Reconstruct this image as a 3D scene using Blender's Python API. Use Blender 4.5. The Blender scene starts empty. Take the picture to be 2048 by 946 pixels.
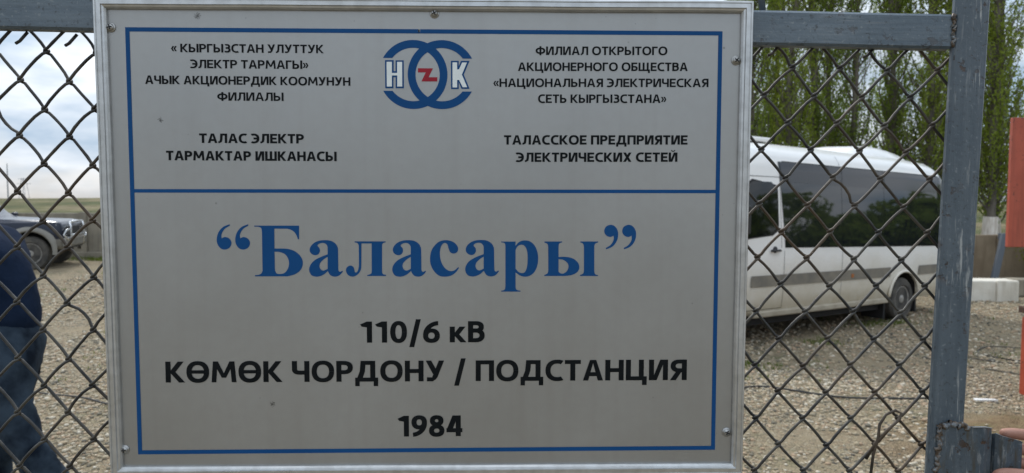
import bpy, bmesh, math, random
import numpy as np
from mathutils import Vector, Matrix, noise
from mathutils.geometry import tessellate_polygon

random.seed(7)
RNG = np.random.default_rng(11)
R = math.radians
SC = bpy.context.scene
COL = SC.collection

# ------------------------------------------------------------------ camera
EYE = 1.70
cam = bpy.data.cameras.new("camera")
cam.sensor_width = 36.0
cam.lens = 36.0 * 1420.0 / 2048.0
cam.clip_start = 0.05
cam.clip_end = 5000
cam.dof.use_dof = True
cam.dof.focus_distance = 1.10
cam.dof.aperture_fstop = 8.5
cam_o = bpy.data.objects.new("camera", cam)
cam_o.location = (0, 0, EYE)
cam_o.rotation_euler = (R(90 - 3.371), R(-0.06), 0)
COL.objects.link(cam_o)
SC.camera = cam_o

# ------------------------------------------------------------------ sky and sun
SUN_EL, SUN_AZ = R(48), R(-28)          # sun high behind the gate, a little to the left, veiled by cloud
world = bpy.data.worlds.new("World")
SC.world = world
world.use_nodes = True
wt = world.node_tree
wt.nodes.clear()
def wn(kind, **kw):
    n = wt.nodes.new(kind)
    for k, v in kw.items():
        setattr(n, k, v)
    return n
wo = wn("ShaderNodeOutputWorld")
sky = wn("ShaderNodeTexSky", sky_type='NISHITA', sun_disc=False)
sky.sun_elevation = SUN_EL
sky.sun_rotation = SUN_AZ % (2 * math.pi)
sky.air_density = 1.0
sky.dust_density = 2.0
bg_sky = wn("ShaderNodeBackground")
bg_sky.inputs[1].default_value = 0.06
wt.links.new(sky.outputs[0], bg_sky.inputs[0])
tc = wn("ShaderNodeTexCoord")
mp = wn("ShaderNodeMapping")
mp.inputs['Scale'].default_value = (1.0, 1.0, 3.2)
mp.inputs['Location'].default_value = (0.35, 0.1, 0.42)
wt.links.new(tc.outputs['Generated'], mp.inputs[0])
n1 = wn("ShaderNodeTexNoise")
n1.inputs['Scale'].default_value = 3.4
n1.inputs['Detail'].default_value = 7
n1.inputs['Roughness'].default_value = 0.52
wt.links.new(mp.outputs[0], n1.inputs[0])
cr = wn("ShaderNodeValToRGB")
cr.color_ramp.elements[0].position = 0.36
cr.color_ramp.elements[0].color = (0.42, 0.42, 0.42, 1)
cr.color_ramp.elements[1].position = 0.60
cr.color_ramp.elements[1].color = (1, 1, 1, 1)
wt.links.new(n1.outputs[0], cr.inputs[0])
n2 = wn("ShaderNodeTexNoise")
n2.inputs['Scale'].default_value = 6.0
n2.inputs['Detail'].default_value = 5
wt.links.new(mp.outputs[0], n2.inputs[0])
cc = wn("ShaderNodeValToRGB")
cc.color_ramp.elements[0].position = 0.35
cc.color_ramp.elements[0].color = (0.37, 0.485, 0.62, 1)
cc.color_ramp.elements[1].position = 0.62
cc.color_ramp.elements[1].color = (0.84, 0.88, 0.93, 1)
wt.links.new(n2.outputs[0], cc.inputs[0])
bg_cl = wn("ShaderNodeBackground")
# an overcast sky is darkest at the horizon and brightest overhead
sx = wn("ShaderNodeSeparateXYZ")
wt.links.new(tc.outputs['Generated'], sx.inputs[0])
ma = wn("ShaderNodeMath", operation='MULTIPLY_ADD', use_clamp=False)
wt.links.new(sx.outputs[2], ma.inputs[0])
ma.inputs[1].default_value = 1.1
ma.inputs[2].default_value = 0.72
wt.links.new(ma.outputs[0], bg_cl.inputs[1])
wt.links.new(cc.outputs[0], bg_cl.inputs[0])
mx = wn("ShaderNodeMixShader")
wt.links.new(cr.outputs[0], mx.inputs[0])
wt.links.new(bg_sky.outputs[0], mx.inputs[1])
wt.links.new(bg_cl.outputs[0], mx.inputs[2])
wt.links.new(mx.outputs[0], wo.inputs[0])

sun = bpy.data.lights.new("sun", 'SUN')
sun.energy = 1.5
sun.angle = R(14)
sun.color = (1.0, 0.96, 0.90)
sun_o = bpy.data.objects.new("sun", sun)
sd = Vector((math.sin(SUN_AZ) * math.cos(SUN_EL), math.cos(SUN_AZ) * math.cos(SUN_EL), math.sin(SUN_EL)))
sun_o.rotation_euler = (-sd).to_track_quat('-Z', 'Y').to_euler()
COL.objects.link(sun_o)

vs = SC.view_settings
vs.view_transform = 'Standard'
vs.look = 'None'
vs.exposure = 0.62
vs.gamma = 1.0
vs.use_curve_mapping = False

# ------------------------------------------------------------------ helpers
class MB:
    """collects shapes and links them as one mesh object"""
    def __init__(s):
        s.v, s.f, s.m = [], [], []
        s.mi = 0
    def add(s, vs_, fs_):
        b = len(s.v)
        s.v += [tuple(p) for p in vs_]
        for f_ in fs_:
            s.f.append(tuple(b + i for i in f_))
            s.m.append(s.mi)
    def box(s, x0, x1, y0, y1, z0, z1, M=None):
        p = [(x, y, z) for z in (z0, z1) for y in (y0, y1) for x in (x0, x1)]
        if M:
            p = [tuple(M @ Vector(q)) for q in p]
        s.add(p, [(0, 2, 3, 1), (4, 5, 7, 6), (0, 1, 5, 4), (2, 6, 7, 3), (0, 4, 6, 2), (1, 3, 7, 5)])
    def hexa(s, p):
        s.add(p, [(0, 2, 3, 1), (4, 5, 7, 6), (0, 1, 5, 4), (2, 6, 7, 3), (0, 4, 6, 2), (1, 3, 7, 5)])
    def tube(s, path, r, n=8, caps=True, closed=False):
        P = [Vector(p) for p in path]
        rr = r if isinstance(r, (list, tuple)) else [r] * len(P)
        N = len(P)
        up = None
        rings = []
        for i in range(N):
            if closed:
                t = P[(i + 1) % N] - P[i - 1]
            else:
                t = P[min(i + 1, N - 1)] - P[max(i - 1, 0)]
            t.normalize()
            if up is None:
                up = t.orthogonal().normalized()
            up = (up - t * up.dot(t))
            if up.length < 1e-6:
                up = t.orthogonal()
            up.normalize()
            w = t.cross(up)
            rings.append([P[i] + (up * math.cos(2 * math.pi * k / n) + w * math.sin(2 * math.pi * k / n)) * rr[i] for k in range(n)])
        b = len(s.v)
        for rg in rings:
            s.v += [tuple(q) for q in rg]
        for i in range(N if closed else N - 1):
            j = (i + 1) % N
            for k in range(n):
                k2 = (k + 1) % n
                s.f.append((b + i * n + k, b + i * n + k2, b + j * n + k2, b + j * n + k))
                s.m.append(s.mi)
        if caps and not closed:
            s.f.append(tuple(b + k for k in reversed(range(n)))); s.m.append(s.mi)
            s.f.append(tuple(b + (N - 1) * n + k for k in range(n))); s.m.append(s.mi)
    def lathe(s, prof, M, n=24):
        """profile of (radius, height) turned round the local z of M"""
        b = len(s.v)
        for r, h in prof:
            for k in range(n):
                a = 2 * math.pi * k / n
                s.v.append(tuple(M @ Vector((r * math.cos(a), r * math.sin(a), h))))
        for i in range(len(prof) - 1):
            for k in range(n):
                k2 = (k + 1) % n
                s.f.append((b + i * n + k, b + i * n + k2, b + (i + 1) * n + k2, b + (i + 1) * n + k)); s.m.append(s.mi)
        s.f.append(tuple(b + k for k in reversed(range(n)))); s.m.append(s.mi)
        s.f.append(tuple(b + (len(prof) - 1) * n + k for k in range(n))); s.m.append(s.mi)
    def prism(s, poly, y0, y1, M=None):
        """outline in x,z pushed from y0 to y1"""
        n = len(poly)
        p = [(x, y0, z) for x, z in poly] + [(x, y1, z) for x, z in poly]
        if M:
            p = [tuple(M @ Vector(q)) for q in p]
        s.add(p, [tuple(range(n)), tuple(reversed(range(n, 2 * n)))] + [(i, i + n, (i + 1) % n + n, (i + 1) % n) for i in range(n)])
    def build(s, name, mats, parent=None, smooth=False, bevel=0.0, loc=None, normals=True):
        me = bpy.data.meshes.new(name)
        me.from_pydata(s.v, [], s.f)
        if not isinstance(mats, (list, tuple)):
            mats = [mats]
        for m in mats:
            me.materials.append(m)
        if len(mats) > 1:
            me.polygons.foreach_set('material_index', s.m)
        if smooth:
            me.polygons.foreach_set('use_smooth', [True] * len(me.polygons))
        me.update()
        if normals:
            bm = bmesh.new(); bm.from_mesh(me)
            bmesh.ops.recalc_face_normals(bm, faces=bm.faces)
            bm.to_mesh(me); bm.free()
        o = bpy.data.objects.new(name, me)
        COL.objects.link(o)
        if parent:
            o.parent = parent
        if loc:
            o.location = loc
        if bevel:
            bv = o.modifiers.new('bevel', 'BEVEL')
            bv.width = bevel; bv.segments = 2; bv.limit_method = 'ANGLE'; bv.angle_limit = R(40)
        return o

def np_mesh(name, V, F, mat, parent=None, smooth=False):
    """numpy vertices and faces of one size, for foliage and stones"""
    me = bpy.data.meshes.new(name)
    V = np.asarray(V, np.float32); F = np.asarray(F, np.int32)
    me.vertices.add(len(V)); me.vertices.foreach_set('co', V.ravel())
    k = F.shape[1]
    me.loops.add(F.size); me.loops.foreach_set('vertex_index', F.ravel())
    me.polygons.add(len(F))
    me.polygons.foreach_set('loop_start', np.arange(0, F.size, k, dtype=np.int32))
    me.polygons.foreach_set('loop_total', np.full(len(F), k, np.int32))
    if smooth:
        me.polygons.foreach_set('use_smooth', np.ones(len(F), bool))
    me.materials.append(mat)
    me.update(calc_edges=True)
    o = bpy.data.objects.new(name, me)
    COL.objects.link(o)
    if parent:
        o.parent = parent
    return o

def tag(o, label=None, cat=None, group=None, kind=None):
    if label: o['label'] = label
    if cat: o['category'] = cat
    if group: o['group'] = group
    if kind: o['kind'] = kind
    return o

def thing(name, label, cat, loc=(0, 0, 0), rz=0.0, group=None):
    o = bpy.data.objects.new(name, None)
    o.empty_display_size = 0.2
    o.location = loc; o.rotation_euler = (0, 0, rz)
    COL.objects.link(o)
    return tag(o, label, cat, group)

def sstep(t):
    t = max(0.0, min(1.0, t)); return t * t * (3 - 2 * t)

def ground_z(x, y):
    z = -0.32 * sstep((x - 0.3) / 3.0) * sstep((y - 3.0) / 6.0)
    z += 0.05 * noise.noise(Vector((x * 0.35, y * 0.35, 3.1))) * sstep((y - 1) / 3)
    d = math.hypot((x - 4.2) / 1.5, (y - 5.3) / 0.8)               # low heap of dug earth by the red sand box
    z += 0.13 * math.exp(-d * d) * (1 + 0.7 * noise.noise(Vector((x * 3.1, y * 3.1, 0))))
    if y > 21.5:
        z += 1.40 * sstep((y - 21.5) / 34.0) + 0.10 * noise.noise(Vector((x * 0.06, y * 0.05, 9)))
    if y > 62:
        z -= 3.0 * sstep((y - 62) / 60.0)
    return z

# ------------------------------------------------------------------ materials
def mat(name, base=(0.5, 0.5, 0.5), rough=0.6, metal=0.0, spec=0.5):
    m = bpy.data.materials.new(name)
    m.use_nodes = True
    p = m.node_tree.nodes['Principled BSDF']
    p.inputs['Base Color'].default_value = (*base, 1)
    p.inputs['Roughness'].default_value = rough
    p.inputs['Metallic'].default_value = metal
    p.inputs['Specular IOR Level'].default_value = spec
    return m
class NT:
    """small node-tree writer"""
    def __init__(s, m):
        s.m = m; s.t = m.node_tree; s.p = s.t.nodes['Principled BSDF']
        s.tc = s.t.nodes.new('ShaderNodeTexCoord')
    def node(s, kind, **kw):
        n = s.t.nodes.new(kind)
        for k, v in kw.items():
            setattr(n, k, v)
        return n
    def link(s, a, b):
        s.t.links.new(a, b)
    def coords(s, scale=(1, 1, 1), out='Object', loc=(0, 0, 0)):
        n = s.node('ShaderNodeMapping')
        n.inputs['Scale'].default_value = scale
        n.inputs['Location'].default_value = loc
        s.link(s.tc.outputs[out], n.inputs[0])
        return n.outputs[0]
    def noise(s, scale, detail=4, rough=0.55, vec=None, dist=0.0):
        n = s.node('ShaderNodeTexNoise')
        n.inputs['Scale'].default_value = scale
        n.inputs['Detail'].default_value = detail
        n.inputs['Roughness'].default_value = rough
        n.inputs['Distortion'].default_value = dist
        s.link(vec if vec is not None else s.tc.outputs['Object'], n.inputs['Vector'])
        return n.outputs[0]
    def ramp(s, fac, *stops, interp='LINEAR'):
        n = s.node('ShaderNodeValToRGB')
        e = n.color_ramp.elements
        n.color_ramp.interpolation = interp
        while len(e) < len(stops):
            e.new(0.5)
        for el, (p, c) in zip(e, stops):
            el.position = p
            el.color = (c, c, c, 1) if isinstance(c, (int, float)) else (*c, 1)
        s.link(fac, n.inputs[0])
        return n.outputs[0]
    def mix(s, fac, a, b, mode='MIX'):
        n = s.node('ShaderNodeMix', data_type='RGBA', blend_type=mode)
        for sock, v in ((n.inputs[0], fac), (n.inputs[6], a), (n.inputs[7], b)):
            if isinstance(v, (int, float)):
                sock.default_value = v
            elif isinstance(v, tuple):
                sock.default_value = (*v, 1)
            else:
                s.link(v, sock)
        return n.outputs[2]
    def math(s, op, a, b=0.0, clamp=False):
        n = s.node('ShaderNodeMath', operation=op, use_clamp=clamp)
        for sock, v in ((n.inputs[0], a), (n.inputs[1], b)):
            if isinstance(v, (int, float)):
                sock.default_value = v
            else:
                s.link(v, sock)
        return n.outputs[0]
    def sep(s, out='Object'):
        n = s.node('ShaderNodeSeparateXYZ')
        s.link(s.tc.outputs[out], n.inputs[0])
        return n.outputs
    def bump(s, h, dist=0.001, strength=1.0):
        n = s.node('ShaderNodeBump')
        n.inputs['Distance'].default_value = dist
        n.inputs['Strength'].default_value = strength
        s.link(h, n.inputs['Height'])
        s.link(n.outputs[0], s.p.inputs['Normal'])
    def base(s, c):
        s.link(c, s.p.inputs['Base Color'])
    def rough(s, c):
        s.link(c, s.p.inputs['Roughness'])

def m_plate():
    m = mat('silver_sign_plate', (0.40, 0.40, 0.405), 0.38, 0.70)
    n = NT(m)
    big = n.noise(3.0, 3)
    fine = n.noise(60, 3)
    c = n.mix(n.ramp(big, (0.3, 0.0), (0.7, 1.0)), (0.330, 0.332, 0.326), (0.370, 0.371, 0.363))
    c = n.mix(n.ramp(fine, (0.35, 0.0), (0.65, 0.12)), c, (0.275, 0.265, 0.245))
    speck = n.node('ShaderNodeTexVoronoi'); speck.inputs['Scale'].default_value = 15
    n.link(n.tc.outputs['Object'], speck.inputs['Vector'])
    c = n.mix(n.ramp(speck.outputs['Distance'], (0.0, 0.75), (0.035, 0.0)), c, (0.06, 0.055, 0.05))
    speck2 = n.node('ShaderNodeTexVoronoi'); speck2.inputs['Scale'].default_value = 42
    n.link(n.tc.outputs['Object'], speck2.inputs['Vector'])
    c = n.mix(n.math('MULTIPLY', n.ramp(speck2.outputs['Distance'], (0.0, 0.6), (0.05, 0.0)), n.ramp(n.noise(7, 2), (0.5, 0.0), (0.6, 1.0))), c, (0.09, 0.085, 0.075))
    # drips of dust down the face
    drip = n.noise(1.0, 4, vec=n.coords((38, 38, 1.3)))
    c = n.mix(n.ramp(drip, (0.50, 0.0), (0.74, 0.13)), c, (0.25, 0.235, 0.21))
    # three scuffs where the photo shows them
    for (u, v, r) in ((-0.3465, 0.3468, 0.006), (-0.4062, 0.1903, 0.0045), (-0.245, -0.2506, 0.005)):
        d = n.node('ShaderNodeVectorMath', operation='DISTANCE')
        n.link(n.tc.outputs['Object'], d.inputs[0]); d.inputs[1].default_value = (u, -0.001, v)
        w = n.math('ADD', d.outputs['Value'], n.math('MULTIPLY', n.math('SUBTRACT', n.noise(420, 2), 0.5), 0.014))
        c = n.mix(n.ramp(n.math('DIVIDE', w, r), (0.25, 0.8), (0.9, 0.0)), c, (0.05, 0.048, 0.045))
    n.base(c)
    n.rough(n.ramp(big, (0.2, 0.32), (0.8, 0.46)))
    n.bump(n.noise(9, 2), 0.0006, 0.35)
    return m

def m_alu():
    m = mat('aluminium_profile', (0.62, 0.63, 0.63), 0.33, 0.85)
    n = NT(m)
    s = n.noise(1.0, 5, vec=n.coords((60, 60, 60)))
    st = n.noise(1.0, 4, vec=n.coords((5, 90, 5)))
    c = n.mix(n.ramp(s, (0.35, 0.0), (0.75, 0.6)), (0.56, 0.57, 0.57), (0.34, 0.34, 0.33))
    n.base(c)
    n.rough(n.ramp(st, (0.3, 0.25), (0.7, 0.45)))
    n.bump(s, 0.0004, 0.4)
    return m

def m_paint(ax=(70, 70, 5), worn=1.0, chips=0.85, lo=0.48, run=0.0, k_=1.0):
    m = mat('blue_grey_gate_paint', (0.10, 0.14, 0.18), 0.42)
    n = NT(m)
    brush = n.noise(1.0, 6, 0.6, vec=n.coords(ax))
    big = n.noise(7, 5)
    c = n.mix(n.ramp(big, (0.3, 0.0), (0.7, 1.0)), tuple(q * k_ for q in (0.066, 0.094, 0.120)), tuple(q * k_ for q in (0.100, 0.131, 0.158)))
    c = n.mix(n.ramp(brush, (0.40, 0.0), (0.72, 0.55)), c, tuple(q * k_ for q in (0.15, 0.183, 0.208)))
    pit = n.noise(150, 4, 0.6)
    c = n.mix(n.ramp(pit, (0.60, 0.0), (0.68, 0.7)), c, (0.03, 0.034, 0.036))
    c = n.mix(n.ramp(pit, (0.30, 0.6), (0.38, 0.0)), c, (0.20, 0.225, 0.235))
    # rubbed pale streaks
    st = n.noise(1.0, 5, 0.7, vec=n.coords(tuple(q * 2.2 for q in ax)))
    patch = n.noise(5.5, 2, vec=n.coords((1, 1, 1), loc=(3.3, 1, 0.4)))
    c = n.mix(n.math('MULTIPLY', n.ramp(st, (0.56, 0.0), (0.66, 0.85)), n.ramp(patch, (0.46, 0.0), (0.60, worn))), c, (0.36, 0.37, 0.36))
    chip = n.noise(42, 5, 0.65)
    cp = n.noise(6, 3, vec=n.coords((1, 1, 1), loc=(0, 0, 5)))
    k = n.math('MULTIPLY', n.ramp(chip, (0.585, 0.0), (0.61, 1.0)), n.ramp(cp, (lo, 0.0), (lo + 0.1, chips)))
    if run:                                     # brown runs below the chips
        rn = n.noise(1.0, 5, 0.6, vec=n.coords((85, 85, 12), loc=(2, 0, 1)))
        c = n.mix(n.ramp(rn, (0.52, 0.0), (0.68, run)), c, (0.05, 0.042, 0.026))
    rust = n.mix(n.noise(90, 3), (0.022, 0.015, 0.011), (0.075, 0.042, 0.024))
    c = n.mix(k, c, rust)
    n.base(c)
    n.rough(n.ramp(brush, (0.3, 0.34), (0.7, 0.55)))
    h = n.math('ADD', n.math('MULTIPLY', brush, 0.6), n.math('MULTIPLY', n.noise(120, 3), 0.4))
    n.bump(n.math('SUBTRACT', h, n.math('MULTIPLY', k, 0.8)), 0.0020, 0.85)
    return m

def m_wire():
    m = mat('painted_wire', (0.07, 0.075, 0.08), 0.5, 0.25)
    n = NT(m)
    a = n.noise(22, 4)
    c = n.mix(n.ramp(a, (0.42, 0.0), (0.6, 1.0)), (0.022, 0.022, 0.021), (0.064, 0.060, 0.051))
    rusty = n.noise(5.0, 4, vec=n.coords((1, 1, 1), loc=(1.2, 0, 4)))
    c = n.mix(n.ramp(rusty, (0.50, 0.0), (0.66, 0.8)), c, (0.085, 0.056, 0.032))
    n.base(c)
    n.bump(n.noise(260, 3), 0.0008, 0.6)
    return m

def m_rust():
    m = mat('rusted_steel', (0.08, 0.04, 0.02), 0.8)
    n = NT(m)
    n.base(n.ramp(n.noise(60, 5), (0.3, (0.02, 0.012, 0.009)), (0.55, (0.075, 0.035, 0.02)), (0.75, (0.14, 0.07, 0.035))))
    n.bump(n.noise(200, 3), 0.001, 0.6)
    return m

def m_weld():
    m = mat('painted_weld', (0.2, 0.22, 0.24), 0.4, 0.1)
    n = NT(m)
    c = n.ramp(n.noise(75, 5, 0.7), (0.40, (0.03, 0.019, 0.012)), (0.50, (0.11, 0.08, 0.055)), (0.58, (0.13, 0.15, 0.165)), (0.75, (0.26, 0.27, 0.27)))
    n.base(c)
    n.bump(n.noise(300, 3), 0.0012, 0.8)
    return m

def m_ground():
    m = mat('gravel_yard', (0.3, 0.28, 0.25), 0.9, 0, 0.25)
    n = NT(m)
    warp = n.noise(9, 3)
    vec = n.node('ShaderNodeVectorMath', operation='ADD')
    n.link(n.tc.outputs['Object'], vec.inputs[0])
    sc = n.node('ShaderNodeVectorMath', operation='SCALE'); sc.inputs['Scale'].default_value = 0.05
    n.link(n.node('ShaderNodeTexNoise').outputs['Color'], sc.inputs[0])
    n.link(sc.outputs[0], vec.inputs[1])
    v1 = n.node('ShaderNodeTexVoronoi'); v1.inputs['Scale'].default_value = 42
    n.link(vec.outputs[0], v1.inputs['Vector'])
    v2 = n.node('ShaderNodeTexVoronoi', feature='DISTANCE_TO_EDGE'); v2.inputs['Scale'].default_value = 42
    n.link(vec.outputs[0], v2.inputs['Vector'])
    sepc = n.node('ShaderNodeSeparateColor'); n.link(v1.outputs['Color'], sepc.inputs[0])
    stone = n.ramp(sepc.outputs[0], (0.0, (0.11, 0.107, 0.092)), (0.25, (0.28, 0.242, 0.166)), (0.5, (0.40, 0.338, 0.232)), (0.72, (0.34, 0.245, 0.165)), (0.9, (0.46, 0.415, 0.33)), interp='LINEAR')
    fine = n.mix(n.noise(90, 4), (0.17, 0.14, 0.092), (0.32, 0.265, 0.185))
    c = n.mix(n.ramp(v2.outputs[0], (0.0, 0.55), (0.09, 0.0)), stone, (0.10, 0.085, 0.065))
    soilmask = n.ramp(n.noise(0.9, 6, 0.62), (0.44, 0.0), (0.60, 0.9))
    c = n.mix(soilmask, c, fine)
    # bare dug earth just inside the gate
    d = n.node('ShaderNodeVectorMath', operation='DISTANCE')
    mp_ = n.coords((0.5, 1.0, 0.0))
    n.link(mp_, d.inputs[0]); d.inputs[1].default_value = (2.15, 4.8, 0)
    dd = n.math('ADD', d.outputs['Value'], n.math('MULTIPLY', n.math('SUBTRACT', n.noise(2.2, 6, 0.7), 0.5), 1.5))
    earth = n.mix(n.ramp(n.noise(14, 6, 0.7), (0.3, 0.0), (0.7, 1.0)), (0.11, 0.074, 0.040), (0.27, 0.19, 0.115))
    c = n.mix(n.ramp(dd, (0.55, 1.0), (1.0, 0.0)), c, earth)
    # green creeping over the gravel in patches
    g = n.math('MULTIPLY', n.ramp(n.noise(0.55, 5, 0.6, vec=n.coords((1, 1, 1), loc=(7, 3, 0))), (0.50, 0.0), (0.62, 1.0)), n.ramp(n.noise(7, 5, 0.7), (0.50, 0.0), (0.62, 0.65)))
    c = n.mix(g, c, (0.085, 0.105, 0.04))
    # the bank behind the yard is rough grass
    z = n.sep()
    bank = n.ramp(n.math('ADD', n.math('DIVIDE', n.math('SUBTRACT', z[1], 17.4), 5.0), n.math('MULTIPLY', n.math('SUBTRACT', n.noise(1.2, 4), 0.5), 0.5)), (0.2, 0.0), (0.5, 1.0))
    gcol = n.ramp(n.noise(1.0, 6, 0.6, vec=n.coords((0.16, 0.3, 1))), (0.36, (0.066, 0.078, 0.024)), (0.5, (0.115, 0.112, 0.043)), (0.62, (0.20, 0.165, 0.09)))
    c = n.mix(1.0, c, (0.98, 0.955, 0.89), 'MULTIPLY')
    c = n.mix(bank, c, gcol)
    n.base(c)
    h = n.math('MULTIPLY', n.ramp(v2.outputs[0], (0.0, 0.0), (0.22, 1.0)), n.math('SUBTRACT', 1.0, n.math('MULTIPLY', soilmask, 0.8)))
    h = n.math('ADD', h, n.math('MULTIPLY', n.noise(30, 5, 0.7), 0.8))
    n.bump(h, 0.02, 0.9)
    return m

def m_stone():
    m = mat('river_pebble', (0.3, 0.28, 0.25), 0.8, 0, 0.3)
    n = NT(m)
    g = n.node('ShaderNodeNewGeometry')
    c = n.ramp(g.outputs['Random Per Island'], (0.0, (0.085, 0.085, 0.08)), (0.22, (0.25, 0.222, 0.165)), (0.45, (0.40, 0.335, 0.235)), (0.62, (0.37, 0.262, 0.182)), (0.8, (0.43, 0.375, 0.285)), (0.97, (0.58, 0.54, 0.46)))
    c = n.mix(1.0, c, (0.98, 0.955, 0.90), 'MULTIPLY')
    n.base(n.mix(n.ramp(n.noise(60, 3), (0.4, 0.0), (0.7, 0.4)), c, (0.22, 0.185, 0.13)))
    return m

def m_leaf(name, a, b, tr=0.52):
    m = bpy.data.materials.new(name)
    m.use_nodes = True
    t = m.node_tree
    n = NT(m)
    g = n.node('ShaderNodeNewGeometry')
    oi = n.node('ShaderNodeObjectInfo')
    mixv = n.math('ADD', n.math('MULTIPLY', g.outputs['Random Per Island'], 0.6), n.math('MULTIPLY', oi.outputs['Random'], 0.4))
    c = n.mix(mixv, a, b)
    df = n.node('ShaderNodeBsdfDiffuse'); tl = n.node('ShaderNodeBsdfTranslucent')
    n.link(c, df.inputs[0])
    n.link(n.mix(0.5, c, (0.34, 0.40, 0.06)), tl.inputs[0])
    ms = n.node('ShaderNodeMixShader'); ms.inputs[0].default_value = tr
    n.link(df.outputs[0], ms.inputs[1]); n.link(tl.outputs[0], ms.inputs[2])
    n.link(ms.outputs[0], t.nodes['Material Output'].inputs[0])
    return m

def m_noise(name, a, b, scale, rough=0.7, bump=0.0, detail=5, spec=0.4, stretch=(1, 1, 1), lo=0.35, hi=0.65):
    m = mat(name, a, rough, 0, spec)
    n = NT(m)
    f = n.noise(scale, detail, vec=n.coords(stretch))
    n.base(n.mix(n.ramp(f, (lo, 0.0), (hi, 1.0)), a, b))
    if bump:
        n.bump(n.noise(scale * 3, 4, vec=n.coords(stretch)), bump, 0.8)
    return m

def m_concrete(name, a, b, stain):
    m = mat(name, a, 0.9, 0, 0.2)
    n = NT(m)
    c = n.mix(n.ramp(n.noise(2.2, 6, 0.6), (0.35, 0.0), (0.65, 1.0)), a, b)
    c = n.mix(n.ramp(n.noise(1.0, 5, 0.6, vec=n.coords((6, 6, 0.7))), (0.5, 0.0), (0.72, 0.7)), c, stain)
    n.base(c)
    n.bump(n.noise(24, 5), 0.01, 0.6)
    return m

def m_van():
    m = mat('white_van_paint', (0.74, 0.75, 0.76), 0.25, 0, 0.5)
    n = NT(m)
    n.p.inputs['Coat Weight'].default_value = 0.4
    z = n.sep()[2]
    w = n.math('ADD', z, n.math('MULTIPLY', n.math('SUBTRACT', n.noise(1.6, 5, 0.6), 0.5), 0.5))
    dust = n.ramp(n.math('DIVIDE', w, 1.5), (0.28, 0.95), (0.54, 0.55), (0.74, 0.04))
    spl = n.math('MULTIPLY', dust, n.ramp(n.noise(7, 5, 0.7), (0.25, 0.75), (0.7, 1.0)))
    n.base(n.mix(spl, (0.82, 0.815, 0.79), (0.46, 0.40, 0.275)))
    n.rough(n.ramp(spl, (0.1, 0.22), (0.7, 0.75)))
    return m

M = {}
M['plate'] = m_plate(); M['alu'] = m_alu(); M['paint'] = m_paint(k_=0.70); M['paint_h'] = m_paint((5, 70, 80), 0.25, 0.45); M['paint_latch'] = m_paint((60, 60, 8), 0.6, 1.0, 0.40, 0.8, 0.62); M['wire'] = m_wire(); M['rust'] = m_rust(); M['weld'] = m_weld()  # stile coat is the gate paint darkened for the weaker light on it
M['vinyl_blue'] = m_noise('blue_vinyl', (0.0040, 0.054, 0.172), (0.0050, 0.061, 0.190), 6, 0.5, spec=0.14)
M['vinyl_black'] = m_noise('black_vinyl', (0.0045, 0.0060, 0.0070), (0.008, 0.0095, 0.0105), 30, 0.55, spec=0.08)
M['vinyl_white'] = m_noise('white_vinyl', (0.70, 0.74, 0.73), (0.64, 0.68, 0.67), 30, 0.4)
M['vinyl_red'] = m_noise('red_vinyl', (0.26, 0.010, 0.022), (0.30, 0.013, 0.026), 30, 0.5, spec=0.25)
M['screw'] = mat('zinc_screw', (0.36, 0.36, 0.35), 0.34, 0.9)
M['dark'] = mat('dark_recess', (0.012, 0.012, 0.013), 0.8)
M['ground'] = m_ground(); M['stone'] = m_stone()
M['van'] = m_van()
M['glass_dark'] = mat('dark_tinted_glass', (0.010, 0.012, 0.015), 0.03, 0, 0.8)
M['glass_clear'] = mat('dim_vehicle_glass', (0.005, 0.006, 0.007), 0.04, 0, 0.5)
M['film'] = mat('grey_window_film', (0.030, 0.030, 0.034), 0.12, 0, 0.6)
M['rubber'] = mat('black_rubber', (0.018, 0.018, 0.019), 0.7, 0, 0.3)
M['tyre'] = m_noise('dusty_tyre', (0.035, 0.034, 0.032), (0.10, 0.092, 0.08), 7, 0.85, 0.004)
M['rim'] = m_noise('dusty_steel_rim', (0.34, 0.33, 0.31), (0.20, 0.185, 0.16), 12, 0.5)
M['trim_grey'] = m_noise('dusty_grey_trim', (0.155, 0.145, 0.125), (0.24, 0.215, 0.17), 4, 0.6)
M['sill'] = m_noise('dusty_sill', (0.40, 0.36, 0.28), (0.30, 0.265, 0.20), 5, 0.7)
M['plastic'] = mat('black_plastic', (0.02, 0.02, 0.021), 0.5)
M['concrete'] = m_concrete('weathered_concrete', (0.215, 0.195, 0.155), (0.30, 0.265, 0.205), (0.12, 0.10, 0.075))
M['concrete_brown'] = m_concrete('brown_concrete', (0.20, 0.155, 0.105), (0.27, 0.215, 0.15), (0.13, 0.095, 0.062))
M['whitewash'] = m_concrete('whitewashed_concrete', (0.70, 0.67, 0.60), (0.56, 0.52, 0.44), (0.36, 0.32, 0.25))
def m_red(name, a, b):
    m = mat(name, a, 0.55)
    n = NT(m)
    c = n.mix(n.ramp(n.noise(3, 5), (0.35, 0.0), (0.65, 1.0)), a, b)
    st = n.noise(1.0, 5, 0.65, vec=n.coords((26, 26, 1.6)))
    c = n.mix(n.ramp(st, (0.48, 0.0), (0.72, 0.55)), c, (0.17, 0.045, 0.026))
    ch = n.math('MULTIPLY', n.ramp(n.noise(34, 5, 0.65), (0.60, 0.0), (0.63, 0.9)), n.ramp(n.noise(4, 3), (0.48, 0.0), (0.6, 1.0)))
    c = n.mix(ch, c, (0.05, 0.028, 0.018))
    n.base(c)
    n.bump(st, 0.003, 0.5)
    return m
M['red_paint'] = m_red('orange_red_paint', (0.34, 0.066, 0.036), (0.42, 0.088, 0.048))
M['red_dull'] = m_red('dull_red_paint', (0.32, 0.046, 0.020), (0.40, 0.070, 0.032))
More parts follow.
